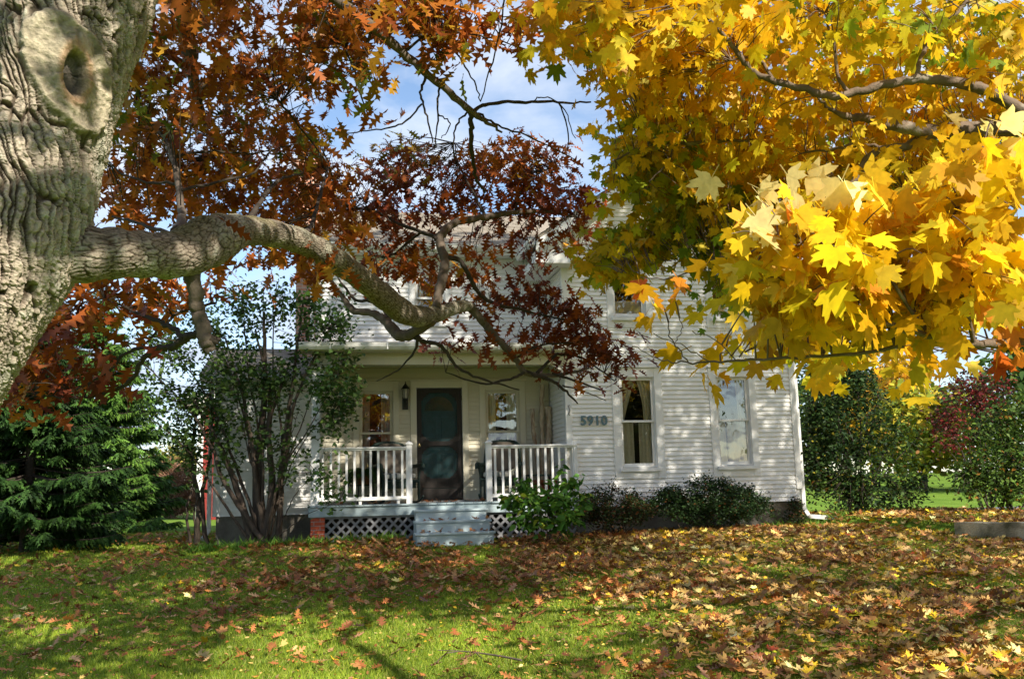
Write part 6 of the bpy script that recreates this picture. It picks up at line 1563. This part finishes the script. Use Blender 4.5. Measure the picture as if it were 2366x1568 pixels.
def rocking_chair(label, u, v, rz):
    p = hw(u, v, FLOOR)
    root = tag(empty('rocking_chair', p, YAW + rz), label, 'rocking chair', 'green rocking chairs on the porch')
    w, sz_ = 0.33, 0.40
    fr = MB()
    fr.box(-w + 0.01, w - 0.01, -0.28, 0.26, sz_ - 0.03, sz_).tube([(-w, -0.30, sz_ - 0.02), (w, -0.30, sz_ - 0.02)], 0.025, 8)
    fr.tube([(-w, 0.27, sz_ - 0.02), (w, 0.27, sz_ - 0.02)], 0.02, 8)
    fr.build('seat', M['wicker'], root)
    ap = MB(); lattice_panel(ap, (-w, -0.30, 0.26), (w, -0.30, 0.26), (w, -0.30, sz_ - 0.03), (-w, -0.30, sz_ - 0.03), 12)
    ap.build('apron', M['wicker'], root)
    for s in (-1, 1):
        MB().tube(smooth_path([(s * w, -0.30, 0.05), (s * w, -0.305, 0.25), (s * w, -0.30, 0.45), (s * (w + 0.03), -0.30, 0.62)], 3), 0.02, 7).build('leg', M['wicker'], root)
        MB().tube(smooth_path([(s * w, 0.25, 0.05), (s * w, 0.28, 0.4), (s * w, 0.36, 0.75), (s * (w - 0.03), 0.43, 1.02)], 3), 0.02, 7).build('leg', M['wicker'], root)
        MB().tube(smooth_path([(s * w, -0.52, 0.12), (s * w, -0.30, 0.035), (s * w, 0.0, 0.02), (s * w, 0.30, 0.04), (s * w, 0.62, 0.15)], 4), 0.019, 7).build('rocker', M['wicker'], root)
        MB().tube(smooth_path([(s * (w + 0.02), 0.33, 0.66), (s * (w + 0.04), 0.05, 0.65), (s * (w + 0.05), -0.28, 0.66), (s * (w + 0.05), -0.37, 0.64), (s * (w + 0.05), -0.36, 0.58)], 4), 0.036, 8).build('armrest', M['wicker'], root)
        sp_ = MB(); lattice_panel(sp_, (s * (w + 0.01), 0.29, sz_), (s * (w + 0.01), -0.29, sz_), (s * (w + 0.03), -0.30, 0.64), (s * (w + 0.02), 0.33, 0.64), 8)
        sp_.build('side_panel', M['wicker'], root)
    bk = MB(); bk.tube(smooth_path([(-w + 0.02, 0.42, 1.0), (-w + 0.10, 0.445, 1.06), (0, 0.46, 1.09), (w - 0.10, 0.445, 1.06), (w - 0.02, 0.42, 1.0)], 4), 0.03, 8)
    lattice_panel(bk, (-w, 0.29, sz_), (w, 0.29, sz_), (w - 0.03, 0.43, 1.04), (-w + 0.03, 0.43, 1.04), 12)
    bk.build('backrest', M['wicker'], root)
    base = Matrix.Translation(Vector(p)) @ Matrix.Rotation(YAW + rz, 4, 'Z')
    return base
b1 = rocking_chair('dark green wicker rocking chair left of the front door', -2.98, 0.62, rad(14))
b2 = rocking_chair('dark green wicker rocking chair right of the front door', -1.10, 0.60, rad(-16))
for base, side in ((b1, 'left'), (b2, 'right')):
    pillow('seat_cushion', None, base @ Matrix.Translation((0, -0.03, 0.465)), 0.60, 0.60, 0.13, M['cushion'], 'striped grey seat cushion on the rocking chair %s of the door' % side, 'cushion', group='striped seat cushions')
    pillow('back_cushion', None, base @ Matrix.Translation((0, 0.27, 0.80)) @ Matrix.Rotation(rad(-14), 4, 'X'), 0.54, 0.10, 0.56, M['backcushion'], 'taupe back cushion leaning in the rocking chair %s of the door' % side, 'cushion', group='taupe back cushions')

# fern on a stand
def potted_fern():
    p = hw(-3.52, 0.62, FLOOR)
    root = tag(empty('potted_fern', p), 'big drooping dark green fern in a pot behind the left railing', 'plant')
    MB().lathe([(0.001, 0.34), (0.12, 0.34), (0.17, 0.56), (0.18, 0.56), (0.165, 0.52), (0.001, 0.52)], (0, 0, 0), 18).build('pot', M['terracotta'], root)
    st_ = MB(); st_.lathe([(0.001, 0.32), (0.18, 0.32), (0.18, 0.34), (0.001, 0.34)], (0, 0, 0), 16)
    for k in range(3):
        a = k * 2.09 + 0.4; st_.tube([(0.15 * math.cos(a), 0.15 * math.sin(a), 0.32), (0.19 * math.cos(a), 0.19 * math.sin(a), 0.0)], 0.012, 6)
    st_.build('stand', M['black'], root)
    pos = []; Xs = []; sz = []; stm = MB()
    for _ in range(95):
        a = RNG.uniform(0, 2 * math.pi); L = RNG.uniform(0.35, 0.72); up = RNG.uniform(0.1, 0.65)
        d = np.array([math.cos(a), math.sin(a), 0]); pts = []
        for t in np.linspace(0, 1, 9):
            pts.append(np.array([0, 0, 0.53]) + d * L * t + np.array([0, 0, up * t * 1.0 - (0.35 + up) * t * t]))
        stm.tube(pts, np.linspace(0.004, 0.001, 9), 4, caps=False)
        pp = smooth_path(pts, 4)
        for i in range(2, len(pp) - 1, 1):
            T = pp[i + 1] - pp[i]; T /= np.linalg.norm(T); sd = np.cross(T, [0, 0, 1.0]); sd /= np.linalg.norm(sd) + 1e-6
            for s in (-1, 1):
                pos.append(pp[i]); ax = sd * s + T * 0.35 + np.array([0, 0, -0.2]); Xs.append(ax / np.linalg.norm(ax)); sz.append(0.085 * (1 - (i / len(pp)) ** 2 * 0.8) * RNG.uniform(0.8, 1.1))
    X = np.array(Xs); n = len(X); up = np.tile([0, 0, 1.0], (n, 1)) + RNG.normal(0, 0.2, (n, 3)); Z = up - X * (up * X).sum(1)[:, None]; Z /= np.linalg.norm(Z, axis=1)[:, None]
    leaves('fronds', np.array(pos), X, np.cross(Z, X), Z, np.array(sz), pick_cols(n, [((0.03, 0.085, 0.015), 4), ((0.05, 0.12, 0.02), 2), ((0.10, 0.16, 0.02), 0.5)]), mirror([(0, 0.03), (0.3, 0.13), (0.7, 0.08), (1, 0)]), M['gleaf'], root)
    stm.build('stems', M['darktwig'], root)
potted_fern()

# birch logs and pots in the corner
def log(label, a, b, r, curve):
    a, b = Vector(hw(*a)), Vector(hw(*b))
    P = smooth_path([tuple(a), tuple(a.lerp(b, 0.35) + Vector((curve, 0, 0))), tuple(a.lerp(b, 0.7) + Vector((-curve * 0.5, 0, 0))), tuple(b)], 8, 0.004)
    mb = MB(); rr = r * (1 + 0.10 * np.sin(np.arange(len(P)) * 0.9)); mb.tube(P, rr, 12)
    for t in (0.45, 0.72):
        q = Vector(P[int(t * (len(P) - 1))]); mb.tube([q, q + Vector((0.07 * (1 if curve > 0 else -1), -0.02, 0.07))], [r * 0.4, r * 0.25], 6)
    return tag(mb.build('birch_log', M['birch']), label, 'log', 'birch logs in the porch corner')
log('birch log standing leftmost in the porch corner pot', (-0.33, 0.98, 0.06), (-0.40, 1.0, 1.56), 0.040, 0.02)
log('tallest birch log leaning in the porch corner', (-0.27, 1.03, 0.06), (-0.17, 1.10, 2.02), 0.042, 0.015)
log('darker birch log standing nearest the porch side wall', (-0.13, 1.02, 0.06), (-0.07, 1.08, 1.60), 0.052, -0.01)
for u, v, r, h, lb_ in ((-0.31, 1.0, 0.17, 0.36, 'terracotta pot holding the two left birch logs'), (-0.09, 0.80, 0.10, 0.36, 'narrow terracotta pot beside the porch side wall')):
    p = hw(u - (0.03 if r < 0.15 else 0), v, FLOOR)
    root = tag(empty('plant_pot', p), lb_, 'pot')
    MB().lathe([(0.001, 0), (r * 0.72, 0), (r * 0.95, h * 0.82), (r * 0.9, h * 0.8), (r * 0.85, h * 0.55), (0.001, h * 0.5)], (0, 0, 0), 20).build('bowl', M['terracotta'], root)
    MB().lathe([(r * 0.88, h * 0.80), (r * 1.06, h * 0.80), (r * 1.08, h), (r * 0.92, h), (r * 0.88, h * 0.8)], (0, 0, 0), 20).build('rim', M['terracotta'], root)
p = hw(-0.42, 0.45, FLOOR); tb_ = tag(empty('side_table', p, YAW), 'small dark green wicker table behind the right railing', 'table')
MB().box(-0.24, 0.24, -0.17, 0.17, 0.42, 0.45).build('tabletop', M['wicker'], tb_, bevel=0.01)
for sx in (-1, 1):
    for sy in (-1, 1): MB().tube([(sx * 0.21, sy * 0.14, 0.42), (sx * 0.22, sy * 0.15, 0.0)], 0.014, 6).build('leg', M['wicker'], tb_)

# lantern by the door
p = hw(-2.755, VB - 0.018, 1.60); ln = tag(empty('wall_lantern', p, YAW), 'black carriage lantern on the wall left of the front door', 'lantern')
MB().box(-0.055, 0.055, -0.02, 0.0, -0.02, 0.22).lathe([(0.001, 0), (0.03, 0.0), (0.02, 0.05), (0.001, 0.06)], (0, -0.03, 0.10), 10).build('backplate', M['black'], ln, bevel=0.006)
MB().tube(smooth_path([(0, -0.02, 0.06), (0, -0.09, 0.05), (0, -0.115, 0.12), (0, -0.115, 0.17)], 4), 0.010, 8).build('arm', M['black'], ln)
MB().lathe([(0.045, 0.0), (0.068, 0.17), (0.066, 0.17), (0.043, 0.003)], (0, -0.115, 0.185), 6).build('glass', M['lampglass'], ln)
cg = MB(); cg.lathe([(0.001, -0.02), (0.03, -0.018), (0.05, 0.0), (0.001, 0.003)], (0, -0.115, 0.183), 12)
for k in range(6):
    a = k * math.pi / 3; cg.bar((0.046 * math.cos(a), -0.115 + 0.046 * math.sin(a), 0.185), (0.069 * math.cos(a), -0.115 + 0.069 * math.sin(a), 0.355), 0.008, 0.008)
cg.build('cage', M['black'], ln)
MB().lathe([(0.082, 0.0), (0.07, 0.02), (0.035, 0.07), (0.02, 0.085), (0.022, 0.095), (0.008, 0.105), (0.012, 0.12), (0.001, 0.15)], (0, -0.115, 0.355), 12).build('cap', M['black'], ln)

# leaves blown onto the steps and the porch floor
def porch_leaves():
    P = []
    for _ in range(26): P.append(hw(RNG.uniform(-2.7, -1.55), VP - RNG.uniform(0.56, 0.78), -0.59))
    for _ in range(16): P.append(hw(RNG.uniform(-2.7, -1.55), VP - RNG.uniform(0.30, 0.5), -0.405))
    for _ in range(80): P.append(hw(RNG.uniform(-4.2, 0.0), VP + RNG.uniform(0.0, 0.9), FLOOR + 0.02))
    for _ in range(55):
        q = A_.lerp(B_, RNG.uniform(0, 1)); P.append(np.array([q.x + RNG.uniform(0.0, 0.16), q.y + RNG.uniform(-0.05, 0.08), EYE - 0.59]))
    P = np.array(P); k = len(P); X, Y, Z = leaf_frames(k, (-0.3, 0.3), 0.4)
    tag(leaves('fallen_oak_leaves', P, X, Y, Z, RNG.uniform(0.07, 0.13, k), pick_cols(k, OGL), OAK, M['fallen'], curl=-0.5), 'russet leaves blown onto the porch steps, porch floor and low concrete wall', kind='stuff')
porch_leaves()
